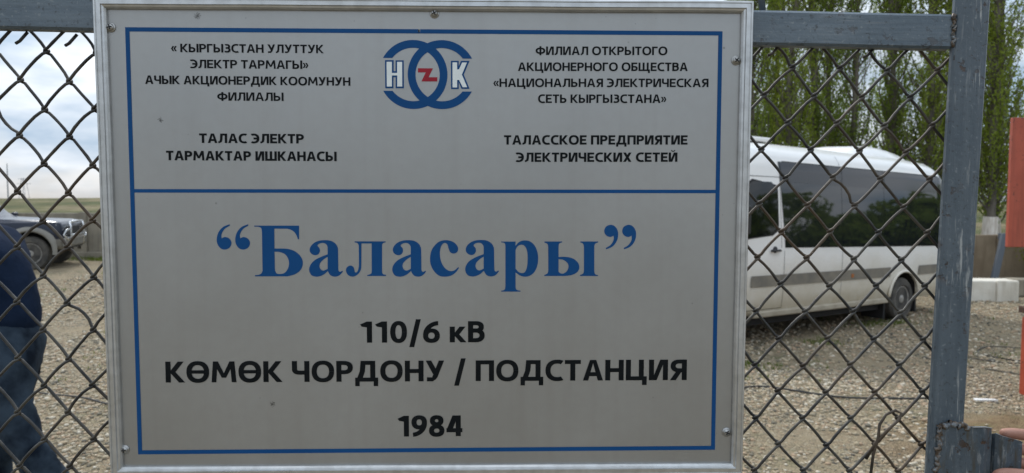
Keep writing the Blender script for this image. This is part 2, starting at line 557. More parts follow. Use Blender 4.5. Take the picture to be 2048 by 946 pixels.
M['leaf_a'] = m_leaf('poplar_leaf_dark', (0.125, 0.185, 0.036), (0.21, 0.285, 0.058))
M['leaf_b'] = m_leaf('poplar_leaf_light', (0.19, 0.245, 0.040), (0.29, 0.355, 0.070))
M['leaf_c'] = m_leaf('shrub_leaf', (0.09, 0.085, 0.015), (0.17, 0.16, 0.03))
M['grass'] = m_leaf('grass_blade', (0.05, 0.085, 0.02), (0.11, 0.14, 0.04), 0.3)
M['bark'] = m_noise('poplar_bark', (0.17, 0.15, 0.125), (0.09, 0.078, 0.062), 5, 0.95, 0.03, stretch=(3, 3, 0.6))
M['limewash'] = m_noise('limewashed_bark', (0.62, 0.57, 0.50), (0.42, 0.36, 0.30), 5, 0.95, 0.02, stretch=(3, 3, 0.6))
M['sweater'] = m_noise('navy_knit', (0.006, 0.013, 0.030), (0.010, 0.019, 0.042), 14, 0.95, 0.004, spec=0.1)
M['denim'] = m_noise('blue_denim', (0.005, 0.009, 0.016), (0.036, 0.053, 0.074), 7.5, 0.95, 0.003, spec=0.1)  # broad dark and pale blotches put the shading of folds into the colour
M['skin'] = m_noise('skin', (0.29, 0.140, 0.098), (0.35, 0.180, 0.130), 40, 0.5, 0.0006)
M['nail'] = mat('fingernail', (0.38, 0.19, 0.155), 0.3)
M['hair'] = mat('dark_hair', (0.012, 0.010, 0.009), 0.6)
M['shoe'] = mat('black_shoe', (0.02, 0.02, 0.02), 0.6)
M['jacket'] = m_noise('dark_jacket', (0.025, 0.027, 0.03), (0.04, 0.042, 0.045), 12, 0.9, 0.003)
M['suv_dark'] = mat('dark_blue_car_paint', (0.014, 0.019, 0.034), 0.2, 0.2)
M['suv_silver'] = m_noise('dusty_silver_paint', (0.22, 0.21, 0.185), (0.155, 0.145, 0.125), 3, 0.5)
M['chrome'] = mat('bright_steel', (0.72, 0.73, 0.74), 0.2, 0.8)
M['lamp_glass'] = mat('headlight_glass', (0.30, 0.31, 0.32), 0.1, 0.3)
M['cable'] = mat('black_cable', (0.02, 0.02, 0.02), 0.6)
M['galv'] = mat('galvanised_steel', (0.33, 0.34, 0.35), 0.5, 0.6)
M['steel_grey'] = mat('dark_grey_steel', (0.075, 0.088, 0.105), 0.6)
M['paper'] = mat('white_scrap', (0.7, 0.7, 0.68), 0.8)
# ------------------------------------------------------------------ ground
def axis(dense0, dense1, step, far0, far1):
    a = list(np.arange(dense0, dense1 + 1e-6, step))
    s_ = step; x = dense1
    while x < far1:
        s_ *= 1.25; x += s_; a.append(min(x, far1))
    s_ = step; x = dense0
    while x > far0:
        s_ *= 1.25; x -= s_; a.insert(0, max(x, far0))
    return a
gx = axis(-5.0, 7.5, 0.09, -260, 260)
gy = axis(0.0, 12.0, 0.09, -120, 130)
gv = [(x, y, ground_z(x, y)) for y in gy for x in gx]
nx = len(gx)
gf = [(j * nx + i, j * nx + i + 1, (j + 1) * nx + i + 1, (j + 1) * nx + i) for j in range(len(gy) - 1) for i in range(nx - 1)]
g = np_mesh('ground', gv, gf, M['ground'], smooth=True)
tag(g, kind='structure')

# ------------------------------------------------------------------ sign
PITCH_SIGN = (-0.13015, 1.10139, EYE - 0.07722)
YAW = 0.024953
SM = Matrix.Translation(PITCH_SIGN) @ Matrix.Rotation(YAW, 4, 'Z')
sign = thing('information_sign', 'large grey framed metal signboard with blue border and Cyrillic lettering hung on the gate mesh', 'sign', PITCH_SIGN, YAW)

pl = MB(); pl.box(-0.487, 0.487, 0.0, 0.006, -0.361, 0.361)
pl.build('plate', M['plate'], sign)
bk = MB()
bk.box(-0.497, 0.503, 0.0095, 0.021, -0.367, 0.371)
bk.build('backing_box', M['rust'], sign)

# mitred aluminium profile: (distance in from the outer edge, height towards the viewer)
PROF = [(0.0, 0.009), (0.0, -0.0095), (0.0012, -0.0115), (0.0035, -0.0115), (0.0042, -0.0100), (0.0105, -0.0100), (0.0115, -0.0080), (0.0140, -0.0072), (0.0163, -0.0040), (0.0168, -0.0002)]
OUT = [(-0.4970, 0.3722), (0.4992, 0.3732), (0.4966, -0.3670), (-0.4935, -0.3640)]
def frame_side(k):
    a, b = Vector(OUT[k]), Vector(OUT[(k + 1) % 4])
    ca = Vector((0, 0))
    mb = MB()
    prev, nxt = Vector(OUT[k - 1]), Vector(OUT[(k + 2) % 4])
    da = ((b - a).normalized() + (prev - a).normalized()); db = ((a - b).normalized() + (nxt - b).normalized())
    ra, rb = [], []
    for d, y in PROF:
        ra.append((a.x + da.x * d, y, a.y + da.y * d)); rb.append((b.x + db.x * d, y, b.y + db.y * d))
    n = len(PROF)
    S = 24
    vs_ = []
    for s_ in range(S + 1):
        t = s_ / S
        wob = 0.0005 * noise.noise(Vector((k * 7.3, t * 6, 0))) if 0 < s_ < S else 0
        for p, q in zip(ra, rb):
            vs_.append((p[0] + (q[0] - p[0]) * t + (wob if k % 2 else 0), p[1] + (q[1] - p[1]) * t, p[2] + (q[2] - p[2]) * t + (0 if k % 2 else wob)))
    fs_ = [(s_ * n + i, s_ * n + i + 1, (s_ + 1) * n + i + 1, (s_ + 1) * n + i) for s_ in range(S) for i in range(n - 1)]
    mb.add(vs_, fs_)
    return mb.build('frame_profile', M['alu'], sign)
for k in range(4):
    frame_side(k)

# blue border line and divider, vinyl film a third of a millimetre proud
bd = MB()
BO = [(-0.455, 0.3293), (0.455, 0.3293), (0.455, -0.3293), (-0.455, -0.3293)]
t_ = 0.0064
def film(mb, x0, x1, z0, z1, y=-0.0004):
    mb.add([(x0, y, z0), (x1, y, z0), (x1, y, z1), (x0, y, z1)], [(0, 1, 2, 3)])
film(bd, -0.455, -0.0135, 0.3293 - t_, 0.3293); film(bd, -0.0105, 0.455, 0.3293 - t_, 0.3293)
film(bd, -0.0135, -0.0105, 0.3293 - t_, 0.3293 - 0.0042)
film(bd, -0.455, 0.455, -0.3293, -0.3293 + t_)
film(bd, -0.455, -0.455 + t_, -0.3293 + t_, 0.3293 - t_); film(bd, 0.455 - t_, 0.455, -0.3293 + t_, 0.3293 - t_)
film(bd, -0.455 + t_, 0.455 - t_, 0.0798, 0.0852)
bd.build('border_line', M['vinyl_blue'], sign, normals=False)
nk = MB(); film(nk, -0.0132, -0.0112, 0.3293 - 0.0050, 0.3293 - 0.0004, -0.0006)
nk.build('chip', M['vinyl_black'], sign, normals=False)

def outline(txt):
    pts = []
    for tok in txt.split():
        k = tok[0]; x, y = tok[1:].split(',')
        pts.append((k, Vector((int(x) * 1e-5, int(y) * 1e-5))))
    n = len(pts); out = []
    for i in range(n):
        k0, p0 = pts[i]; k1, p1 = pts[(i + 1) % n]
        if k0 == 'c' and k1 == 'c':
            out.append(p0); continue
        t0 = (p1 - pts[i - 1][1]) * 0.5 if k0 == 's' else (p1 - p0)
        t1 = (pts[(i + 2) % n][1] - p0) * 0.5 if k1 == 's' else (p1 - p0)
        L = (p1 - p0).length
        if t0.length > 1e-9: t0 = t0.normalized() * L
        if t1.length > 1e-9: t1 = t1.normalized() * L
        for s_ in range(5):
            t = s_ / 5
            h = (2 * t**3 - 3 * t**2 + 1, t**3 - 2 * t**2 + t, -2 * t**3 + 3 * t**2, t**3 - t**2)
            out.append(p0 * h[0] + t0 * h[1] + p1 * h[2] + t1 * h[3])
    return out
def fill(mb, code, y):
    loops = [[Vector((p.x, p.y, 0)) for p in outline(c)] for c in code.split('|')]
    flat = [p for l in loops for p in l]
    mb.add([(p.x, y, p.y) for p in flat], [tuple(t) for t in tessellate_polygon(loops)])
TITLE_OUTLINES = [
    "c-30516,3123 c-30493,2895 s-31180,2495 s-31587,2010 s-31796,1495 c-31781,952 s-31495,1095 s-31211,1152 s-30705,980 s-30348,522 s-30331,6 s-30625,-509 s-31254,-778 s-31818,-680 s-32288,-221 s-32527,466 s-32450,1324 s-32093,2124 s-31457,2752",
    "c-27690,3124 c-27666,2895 s-28353,2495 s-28760,2009 s-28969,1494 c-28952,950 s-28666,1093 s-28382,1151 s-27875,979 s-27517,520 s-27499,4 s-27793,-512 s-28422,-781 s-28987,-683 s-29459,-224 s-29699,464 s-29623,1323 s-29267,2123 s-28631,2752",
    "c-26760,2919 c-19889,2919 c-19924,807 c-20100,807 s-20276,1328 s-20588,1868 s-21117,2261 c-21698,2428 c-23691,2448 c-23719,-637 s-22433,-638 s-21461,-737 s-20493,-1132 s-19724,-1872 s-19398,-2810 s-19708,-3896 s-20550,-4586 s-21729,-4950 c-22120,-4959 c-26802,-4951 c-26798,-4773 s-26212,-4695 s-25818,-4498 c-25615,-4084 c-25596,1919 s-25701,2507 s-26065,2723 c-26763,2762|c-23728,-1129 s-22930,-1179 s-22060,-1574 s-21569,-2511 s-21656,-3596 s-22207,-4386 s-22894,-4582 s-23477,-4483 c-23712,-3988",
    "s-15939,664 s-15046,557 s-14359,146 s-14001,-470 c-13943,-1005 c-13947,-3804 s-13886,-4134 s-13684,-4275 c-13479,-4176 c-13314,-4094 c-13251,-4217 s-13566,-4630 s-13978,-4918 s-14551,-5016 s-15120,-4833 s-15441,-4420 c-15559,-4131 s-16179,-4666 s-16836,-4954 s-17489,-5010 s-18137,-4745 s-18451,-3962 s-18235,-3180 s-17614,-2481 s-16628,-1947 c-15564,-1537 c-15548,-428 s-15665,-99 s-16027,188 s-16515,213 s-16965,25 s-17091,-222 s-16812,-591 s-16754,-1084 s-17029,-1536 s-17520,-1675 s-18086,-1412 s-18322,-918 s-18150,-303 s-17572,271 s-16835,574|c-15569,-1924 s-16227,-2359 s-16724,-2894 s-16853,-3388 s-16657,-3882 s-16252,-4064 c-15595,-3801",
    "c-11379,473 c-6580,470 c-6582,322 s-6918,223 s-7099,59 c-7143,-270 c-7181,-4227 s-7127,-4517 s-6923,-4682 c-6580,-4741 c-6582,-4931 c-9480,-4926 c-9479,-4761 s-9052,-4654 s-8845,-4473 c-8785,-4142 c-8756,142 c-10331,143 c-10367,-2985 s-10433,-3809 s-10726,-4428 s-11181,-4840 s-11756,-5021 s-12407,-4797 s-12766,-4136 s-12637,-3600 s-12102,-3287 s-11655,-3478 s-11480,-3890 s-11379,-4303 s-11175,-4369 s-10927,-4056 s-10772,-3396 c-10751,-2984 c-10745,-350 s-10798,-21 s-10999,226 c-11381,308",
    "s-3111,657 s-2212,550 s-1519,138 s-1154,-480 c-1092,-1016 c-1077,-3824 s-1014,-4155 s-809,-4296 c-603,-4197 c-438,-4114 c-373,-4239 s-688,-4652 s-1101,-4941 s-1676,-5039 s-2250,-4856 s-2575,-4442 c-2696,-4152 s-3316,-4689 s-3974,-4977 s-4631,-5034 s-5285,-4768 s-5606,-3982 s-5394,-3198 s-4774,-2497 s-3786,-1962 c-2718,-1551 c-2710,-438 s-2831,-109 s-3197,180 s-3688,205 s-4139,16 s-4264,-231 s-3980,-602 s-3919,-1096 s-4193,-1549 s-4685,-1689 s-5256,-1424 s-5497,-930 s-5328,-313 s-4751,263 s-4012,567|c-2721,-1938 s-3380,-2375 s-3876,-2911 s-4003,-3406 s-3802,-3902 s-3393,-4085 c-2735,-3821",
    "s2609,646 s3511,530 s4248,93 s4640,-609 s4490,-1187 s3955,-1434 s3422,-1227 s3137,-608 s2975,-30 s2607,217 s2196,12 s1905,-607 s1803,-1432 s1937,-2505 s2344,-3415 s2999,-4037 s3657,-4179 s4151,-3998 c4647,-3543 c4770,-3684 s4315,-4329 s3572,-4866 s2666,-5047 s1679,-4905 s861,-4158 s373,-3165 s273,-2090 s509,-935 s1129,-29 s1788,465",
    "s8204,682 s9108,574 s9808,161 s10178,-458 c10244,-995 c10275,-3810 s10341,-4142 s10548,-4283 c10754,-4184 c10919,-4101 c10985,-4226 s10671,-4640 s10259,-4930 s9681,-5029 s9103,-4845 s8773,-4430 c8650,-4139 s8031,-4677 s7370,-4966 s6711,-5023 s6052,-4757 s5725,-3969 s5933,-3182 s6552,-2480 s7541,-1943 c8612,-1531 c8614,-416 s8491,-85 s8121,204 s7627,229 s7175,39 s7051,-208 s7338,-580 s7403,-1075 s7130,-1530 s6636,-1670 s6061,-1405 s5816,-909 s5982,-290 s6559,287 s7299,592|c8612,-1920 s7952,-2357 s7457,-2895 s7332,-3391 s7537,-3889 s7949,-4072 c8609,-3808",
    "c11329,430 c13584,428 c13585,-236 s14128,359 s14919,606 s15910,407 s16705,-437 s17106,-1828 s17012,-3221 s16519,-4366 s15725,-4963 s14931,-5071 s14236,-4861 c13590,-4411 c13593,-6606 s13663,-7005 s13892,-7206 c14369,-7287 c14369,-7427 c11330,-7420 c11330,-7280 s11757,-7181 s11935,-7001 c12005,-6502 c12001,-334 s11952,63 s11754,241 c11329,301|c13585,-881 s13931,-286 s14525,-68 s15020,-287 s15369,-1031 s15471,-2224 s15375,-3518 s15029,-4364 s14533,-4512 s14036,-4312 c13589,-3814",
    "c18093,439 c20863,437 c20864,288 s20533,206 s20352,-42 c20305,-456 c20312,-1989 s21290,-1974 s22368,-2157 s23201,-2698 s23579,-3446 s23335,-4278 s22550,-4775 s21555,-4957 c21223,-4981 c18089,-4975 c18088,-4809 s18485,-4644 s18650,-4436 c18715,-4021 c18684,-538 s18633,-124 s18466,125 c18094,249|c20314,-2321 s21044,-2446 s21710,-2945 s21879,-3527 s21634,-4192 s21138,-4565 s20640,-4564 c20324,-4314",
    "c23719,436 c26520,434 c26522,285 s26166,161 s25960,-46 c25905,-460 c25935,-4199 s25996,-4573 s26206,-4782 c26522,-4849 c26523,-4991 c23689,-4986 c23688,-4819 s24044,-4695 s24250,-4445 c24306,-4113 c24280,-459 s24220,-86 s24052,162 c23720,270",
    "c27742,-803 c27712,-578 s28372,-184 s28754,294 s28942,801 c28910,1335 s28635,1195 s28359,1139 s27861,1307 s27499,1757 s27467,2263 s27738,2768 s28342,3032 s28894,2937 s29368,2487 s29623,1813 s29576,969 s29252,181 s28650,-438",
    "c30564,-806 c30534,-580 s31193,-186 s31575,293 s31763,799 c31730,1334 s31455,1194 s31179,1137 s30680,1306 s30316,1756 s30284,2262 s30554,2768 s31159,3032 s31712,2937 s32187,2487 s32443,1812 s32397,968 s32074,180 s31473,-440",
]
EMBLEM_H_OUT = "c-6428,28238 c-5112,28246 c-5126,26576 c-4835,26577 c-4821,28217 c-3581,28224 c-3583,23996 c-4842,23990 c-4828,25665 c-5165,25663 c-5180,23988 c-6422,23982"
EMBLEM_H_IN = "c-6185,27982 c-5374,27986 c-5389,26301 c-4592,26305 c-4578,27976 c-3812,27980 c-3827,24254 c-4594,24250 c-4580,25925 c-5393,25920 c-5407,24246 c-6174,24242"
EMBLEM_K_OUT = "c3630,28189 c4829,28196 c4827,27359 c5168,28198 c6491,28206 c5592,26115 c6480,23952 c5247,23946 c4819,24982 c4815,23913 c3644,23908"
EMBLEM_K_IN = "c3875,27947 c4582,27951 c4579,26886 c4871,26888 c5351,27941 c6090,27945 c5300,26113 c6111,24194 c5417,24191 c4881,25288 c4573,25286 c4569,24157 c3876,24153"
EMBLEM_Z = "c-1412,27052 c890,27034 c207,25691 c1544,25697 c1540,25057 c-904,25045 c-219,26419 c-1417,26413"

tt = MB()
for c in TITLE_OUTLINES:
    fill(tt, c, -0.0004)
tt.build('title_lettering', M['vinyl_blue'], sign, normals=False)

# emblem: two interlaced rings, cut straight beside the letters
em = MB()
def ring_arc(mb, cx, cz, ro, ri, a0, a1, y, zc=None, side=0, n=64):
    """arc whose ends stop on the horizontal lines zc[0], zc[1] on the given side"""
    def lim(r, up):
        s_ = (zc[0] - cz) / r if up else (cz - zc[1]) / r
        return math.asin(max(-1, min(1, s_)))
    vs_ = []
    if side == 0:
        ao = ai = (a0, a1)
    elif side < 0:   # open on the left
        ao = (-math.pi + lim(ro, False), math.pi - lim(ro, True)); ai = (-math.pi + lim(ri, False), math.pi - lim(ri, True))
    else:            # open on the right
        ao = (lim(ro, True), 2 * math.pi - lim(ro, False)); ai = (lim(ri, True), 2 * math.pi - lim(ri, False))
    for k in range(n + 1):
        t = k / n
        a = ao[0] + (ao[1] - ao[0]) * t; b = ai[0] + (ai[1] - ai[0]) * t
        vs_ += [(cx + ro * math.cos(a), y, cz + ro * math.sin(a)), (cx + ri * math.cos(b), y, cz + ri * math.sin(b))]
    mb.add(vs_, [(2 * k, 2 * k + 1, 2 * k + 3, 2 * k + 2) for k in range(n)])
RO, RI = 0.0523, 0.0404
ring_arc(em, -0.0213, 0.2608, RO, RI, 0, 0, -0.0004, (0.2857, 0.2360), -1)
ring_arc(em, 0.0225, 0.2608, RO, RI, 0, 0, -0.0006, (0.2854, 0.2355), 1)
emb = em.build('emblem', M['vinyl_blue'], sign, normals=False)
e1 = MB(); fill(e1, EMBLEM_H_OUT, -0.0004); e1.build('emblem_letter_outline', M['vinyl_blue'], emb, normals=False)
e1 = MB(); fill(e1, EMBLEM_K_OUT, -0.0004); e1.build('emblem_letter_outline', M['vinyl_blue'], emb, normals=False)
e2 = MB(); fill(e2, EMBLEM_H_IN, -0.0008); e2.build('emblem_letter', M['vinyl_white'], emb, normals=False)
e2 = MB(); fill(e2, EMBLEM_K_IN, -0.0008); e2.build('emblem_letter', M['vinyl_white'], emb, normals=False)
e3 = MB(); fill(e3, EMBLEM_Z, -0.0004); e3.build('emblem_bolt', M['vinyl_red'], emb, normals=False)

# ---- bold grotesque lettering, drawn from strokes
def glyph(ch, w):
    """pieces and advance of a letter one unit tall; w is the stem width in glyph units"""
    t = TH
    P = []
    def q(*p): P.append(list(p))
    def stem(x, y0=0.0, y1=1.0): q((x, y0), (x + w, y0), (x + w, y1), (x, y1))
    def bar(x0, x1, y, h=None): h = h or t; q((x0, y), (x1, y), (x1, y + h), (x0, y + h))
    def arc(cx, cy, rx, ry, a0, a1, n=18, e=0.88):
        pr = None
        def pw(v): return math.copysign(abs(v) ** e, v)
        for k in range(n + 1):
            a = R(a0 + (a1 - a0) * k / n)
            c_, s_ = pw(math.cos(a)), pw(math.sin(a))
            o_, i_ = (cx + rx * c_, cy + ry * s_), (cx + max(rx - w, 0.01) * c_, cy + (ry - t) * s_)
            if pr: q(pr[0], o_, i_, pr[1])
            pr = (o_, i_)
    def bowl(x0, x1, y0, y1, flip=False):
        r = min((y1 - y0) / 2, x1 - x0); cy = (y0 + y1) / 2; ry = (y1 - y0) / 2
        if flip:
            bar(x0 + r, x1, y0); bar(x0 + r, x1, y1 - t); arc(x0 + r, cy, r, ry, 90, 270)
        else:
            bar(x0, x1 - r, y0); bar(x0, x1 - r, y1 - t); arc(x1 - r, cy, r, ry, -90, 90)
    d = w * 1.16
    if ch == ' ': return P, 0.20
    if ch in 'Кк':
        h = 1.0 if ch == 'К' else 0.745
        a = 0.66 if ch == 'К' else 0.58
        stem(0, 0, h)
        q((w * .55, .44 * h), (w * .55 + d, .44 * h), (a - .01, h), (a - .01 - d, h)); q((w * .55, .56 * h), (w * .55 + d, .56 * h), (a + .02, 0), (a + .02 - d, 0))
    elif ch == 'Ь' or ch == 'Ы':
        a = .60; stem(0); bowl(w * .5, .58, 0, .61)
        if ch == 'Ы': stem(.68); a = .68 + w
    elif ch == 'Р': a = .59; stem(0); bowl(w * .5, .59, .36, 1)
    elif ch == 'Г': a = .50; stem(0); bar(w, a, 1 - t)
    elif ch == 'З':
        a = .56; bowl(.14, .53, .45, 1); bowl(.14, .56, 0, .45 + t)
        q((.02, .04), (.16, 0), (.16, t), (.06, t + .05)); q((.04, .93), (.16, 1 - t), (.16, 1), (.1, .99))
    elif ch == 'С': a = .62; arc(.43, .5, .43, .52, 62, 298, 26); q((.43 + .43 * .52, .5 + .52 * .90), (.62, .94), (.58, .94 - t), (.56, .83))if False else None
    elif ch == 'Т': a = .58; bar(0, a, 1 - t); stem(a / 2 - w / 2)
    elif ch == 'А':
        a = .73; c = a / 2
        q((0, 0), (w * 1.05, 0), (c + w * .18, 1), (c - w * .62, 1)); q((a - w * 1.05, 0), (a, 0), (c + w * .62, 1), (c - w * .18, 1)); bar(.20, a - .20, .21)
    elif ch == 'Н': a = .67; stem(0); stem(a - w); bar(w, a - w, .5 - t / 2)
    elif ch == 'У':
        a = .66
        q((a - w * 1.05, 1), (a, 1), (.42, .20), (.42 - w * 1.05, .20)); q((0, 1), (w * 1.08, 1), (.47, .34), (.26, .34))
        q((.42 - w, .20), (.42, .20), (.36, .09), (.26, .02)); q((.04, 0), (.26, 0), (.38, .12), (.28, .19), (.22, t), (.04, t))
    elif ch == 'Л':
        a = .68; stem(a - w); bar(.16, a - w, 1 - t)
        q((.14, 1), (.14 + w * .98, 1), (.14 + w * .85, .35), (.13, .35)) if False else q((.155, 1), (.155 + w, 1), (.13 + w, .40), (.13, .40))
        q((.13, .40), (.13 + w, .40), (.085 + w, .13), (.09, .20)); q((.0, -.01), (.10, .0), (.085 + w, .13), (.09, .20), (.06, t - .01), (0, t - .01))
    elif ch == 'Э': a = .62; arc(.19, .5, .43, .52, -118, 118, 26); bar(.18, .62 - w * .6, .5 - t / 2)
    elif ch == 'Е': a = .54; stem(0); bar(w, a, 1 - t); bar(w, a, 0); bar(w, a - .05, .5 - t / 2)
    elif ch == 'М':
        a = .88; c = a / 2
        q((0, 0), (w * .92, 0), (w * .92 + .055, 1), (.06, 1)); q((a - w * .92, 0), (a, 0), (a - .06, 1), (a - w * .92 - .055, 1))
        q((.06, 1), (.055 + w, 1), (c + w * .42, .22), (c - w * .42, .22)); q((a - .055 - w, 1), (a - .06, 1), (c + w * .42, .22), (c - w * .42, .22))
    elif ch == 'Ч': a = .62; stem(a - w); q((0, .6), (w, .6), (w, 1), (0, 1)); arc(.26, .61, .26, .26, 180, 270, 9); bar(.26, a - w, .35)
    elif ch in 'ИЙ':
        a = .69; stem(0); stem(a - w); q((w * .6, 0), (w * 1.55, 0), (a - w * .6, 1), (a - w * 1.55, 1))
        if ch == 'Й': bar(a / 2 - .09, a / 2 + .09, 1.09, .1); q((a / 2 - .18, 1.27), (a / 2 - .09, 1.09), (a / 2 - .07, 1.19), (a / 2 - .09, 1.27)); q((a / 2 + .18, 1.27), (a / 2 + .09, 1.27), (a / 2 + .07, 1.19), (a / 2 + .09, 1.09))
    elif ch in 'ОӨ':
        a = .80; arc(.40, .5, .40, .52, 0, 360, 40)
        if ch == 'Ө': bar(w * .8, a - w * .8, .5 - t * .42, t * .84)
    elif ch == 'Ц': a = .74; stem(0); stem(.47 + .0); bar(w, .47, 0); q((.47 + w, 0), (.47 + w + .11, 0), (.47 + w + .11, t), (.47 + w, t)); q((.47 + w - .06, 0), (.47 + w + .11, 0), (.47 + w + .11, -.23), (.47 + w - .06, -.23)); a = .47 + w + .11
    elif ch == 'Д':
        a = .82; bar(0, a, 0); q((0, -.22), (w * .88, -.22), (w * .88, 0), (0, 0)); q((a - w * .88, -.22), (a, -.22), (a, 0), (a - w * .88, 0))
        stem(a - .10 - w, t, 1); bar(.22, a - .10 - w, 1 - t); q((.20, 1), (.20 + w, 1), (.17 + w, .5), (.165, .5)); q((.165, .5), (.17 + w, .5), (.09 + w, t * .9), (.075, t * .9))
    elif ch == 'Ф': a = .86; stem(a / 2 - w / 2, -.03, 1.03); arc(.43, .5, .43, .37, 0, 360, 36)
    elif ch in 'ШЩ':
        a = .92; stem(0); stem(a / 2 - w / 2); stem(a - w); bar(w, a - w, 0)
        if ch == 'Щ': bar(a, a + .11, 0); q((a - .06, -.23), (a + .11, -.23), (a + .11, 0), (a - .06, 0)); a += .11
    elif ch == 'Я': a = .61; stem(a - w); bowl(.02, a - w * .5, .38, 1, True); q((0, 0), (w * 1.15, 0), (.42, .42), (.42 - w * 1.1, .42))
    elif ch == 'Х': a = .66; q((0, 0), (d, 0), (a, 1), (a - d, 1)); q((0, 1), (d, 1), (a, 0), (a - d, 0))
    elif ch == 'П': a = .66; stem(0); stem(a - w); bar(w, a - w, 1 - t)
    elif ch == 'В': a = .60; stem(0); bowl(w * .5, .57, .46, 1); bowl(w * .5, .60, 0, .46 + t)
    elif ch == 'Б': a = .58; stem(0); bar(w, .54, 1 - t); bowl(w * .5, .58, 0, .60)
    elif ch == '0': a = .60; arc(.30, .5, .30, .52, 0, 360, 40)
    elif ch == '1': a = .46; stem(.24); q((.24, 1), (.24, 1 - t * 1.45), (.06, .76), (.0, .86))
    elif ch in '69':
        a = .60
        def ff(p): return p if ch == '6' else (a - p[0], 1 - p[1])
        k0 = len(P)
        arc(.30, .32, .30, .34, 0, 360, 36); arc(.56, .36, .56, .65, 92, 180, 16, 1.0)
        P[k0:] = [[ff(p) for p in pc] for pc in P[k0:]]
    elif ch == '8': a = .60; arc(.30, .275, .30, .295, 0, 360, 32); arc(.30, .755, .265, .265, 0, 360, 32)
    elif ch == '4': a = .62; stem(.36); bar(0, .62, .19); q((0, .19 + t * .5), (w * 1.15, .19 + t * .5), (.36 + w * .45, 1), (.36 - w * .62, 1))
    elif ch == '/': a = .42; q((0, -.22), (w * .95, -.22), (.42, 1.10), (.42 - w * .95, 1.10))
    elif ch in '«»':
        a = .46
        for o_ in (0, .22):
            pc = [[(o_, .42), (o_ + .13, .72), (o_ + .27, .72), (o_ + .14, .42)], [(o_, .42), (o_ + .14, .42), (o_ + .27, .12), (o_ + .13, .12)]]
            P.extend([[(a - x if ch == '»' else x, y) for x, y in s_] for s_ in pc])
    else:
        a = .5
    return P, a
LINES = [
    ("« КЫРГЫЗСТАН УЛУТТУК", -0.38724, 0.29253, -0.15740, 0.29217, 0.01212, 0.200),
    ("ЭЛЕКТР ТАРМАГЫ»", -0.35895, 0.26878, -0.18080, 0.26831, 0.01216, 0.200),
    ("АЧЫК АКЦИОНЕРДИК КООМУНУН", -0.42743, 0.24468, -0.11734, 0.24332, 0.01217, 0.200),
    ("ФИЛИАЛЫ", -0.31944, 0.21994, -0.21922, 0.21984, 0.01208, 0.200),
    ("ТАЛАС ЭЛЕКТР", -0.34834, 0.15578, -0.18943, 0.15532, 0.01444, 0.235),
    ("ТАРМАКТАР ИШКАНАСЫ", -0.39911, 0.12932, -0.13972, 0.12845, 0.01446, 0.235),
    ("ФИЛИАЛ ОТКРЫТОГО", 0.16625, 0.29152, 0.36978, 0.29249, 0.01228, 0.200),
    ("АКЦИОНЕРНОГО ОБЩЕСТВА", 0.13907, 0.26708, 0.40178, 0.26833, 0.01230, 0.200),
    ("«НАЦИОНАЛЬНАЯ ЭЛЕКТРИЧЕСКАЯ", 0.10132, 0.24255, 0.43454, 0.24392, 0.01232, 0.200),
    ("СЕТЬ КЫРГЫЗСТАНА»", 0.17025, 0.21853, 0.36933, 0.21930, 0.01237, 0.200),
    ("ТАЛАССКОЕ ПРЕДПРИЯТИЕ", 0.11767, 0.15450, 0.40325, 0.15530, 0.01436, 0.235),
    ("ЭЛЕКТРИЧЕСКИХ СЕТЕЙ", 0.13627, 0.12784, 0.38783, 0.12862, 0.01441, 0.235),
    ("110/6 кВ", -0.10696, -0.15406, 0.08755, -0.15408, 0.03337, 0.235),
    ("КӨМӨК ЧОРДОНУ / ПОДСТАНЦИЯ", -0.40912, -0.21556, 0.40772, -0.21612, 0.03297, 0.235),
    ("1984", -0.04978, -0.30401, 0.05211, -0.30397, 0.03322, 0.235),
]

TH = 0.17
def text_line(txt, x0, z0, x1, z1, cap, wt_):
    global TH
    gap = 0.072 if cap < 0.02 else 0.078
    wt_ *= 1.16 if cap < 0.0135 else 1.10 if cap < 0.02 else 1.03
    cap *= 1.05 if cap < 0.0135 else 1.0
    TH = wt_ * 0.80
    target = math.hypot(x1 - x0, z1 - z0) / cap
    sx = 1.0
    for _ in range(3):
        tot = sum(glyph(c, wt_ / sx)[1] for c in txt) + gap * (len(txt) - 1)
        sx = target / tot
    ux, uz = (x1 - x0) / math.hypot(x1 - x0, z1 - z0), (z1 - z0) / math.hypot(x1 - x0, z1 - z0)
    mb = MB(); pen = 0.0
    for c in txt:
        P, a = glyph(c, wt_ / sx)
        for k, pc in enumerate(P):
            y = -0.0004 - 0.000012 * (k % 40)
            pts = []
            for x, z in pc:
                lx, lz = (pen + x) * sx * cap, z * cap
                pts.append((x0 + ux * lx - uz * lz, y, z0 + uz * lx + ux * lz))
            mb.add(pts, [tuple(range(len(pts)))])
        pen += a + gap
    mb.build('lettering_line', M['vinyl_black'], sign, normals=False)
for L_ in LINES:
    text_line(*L_)

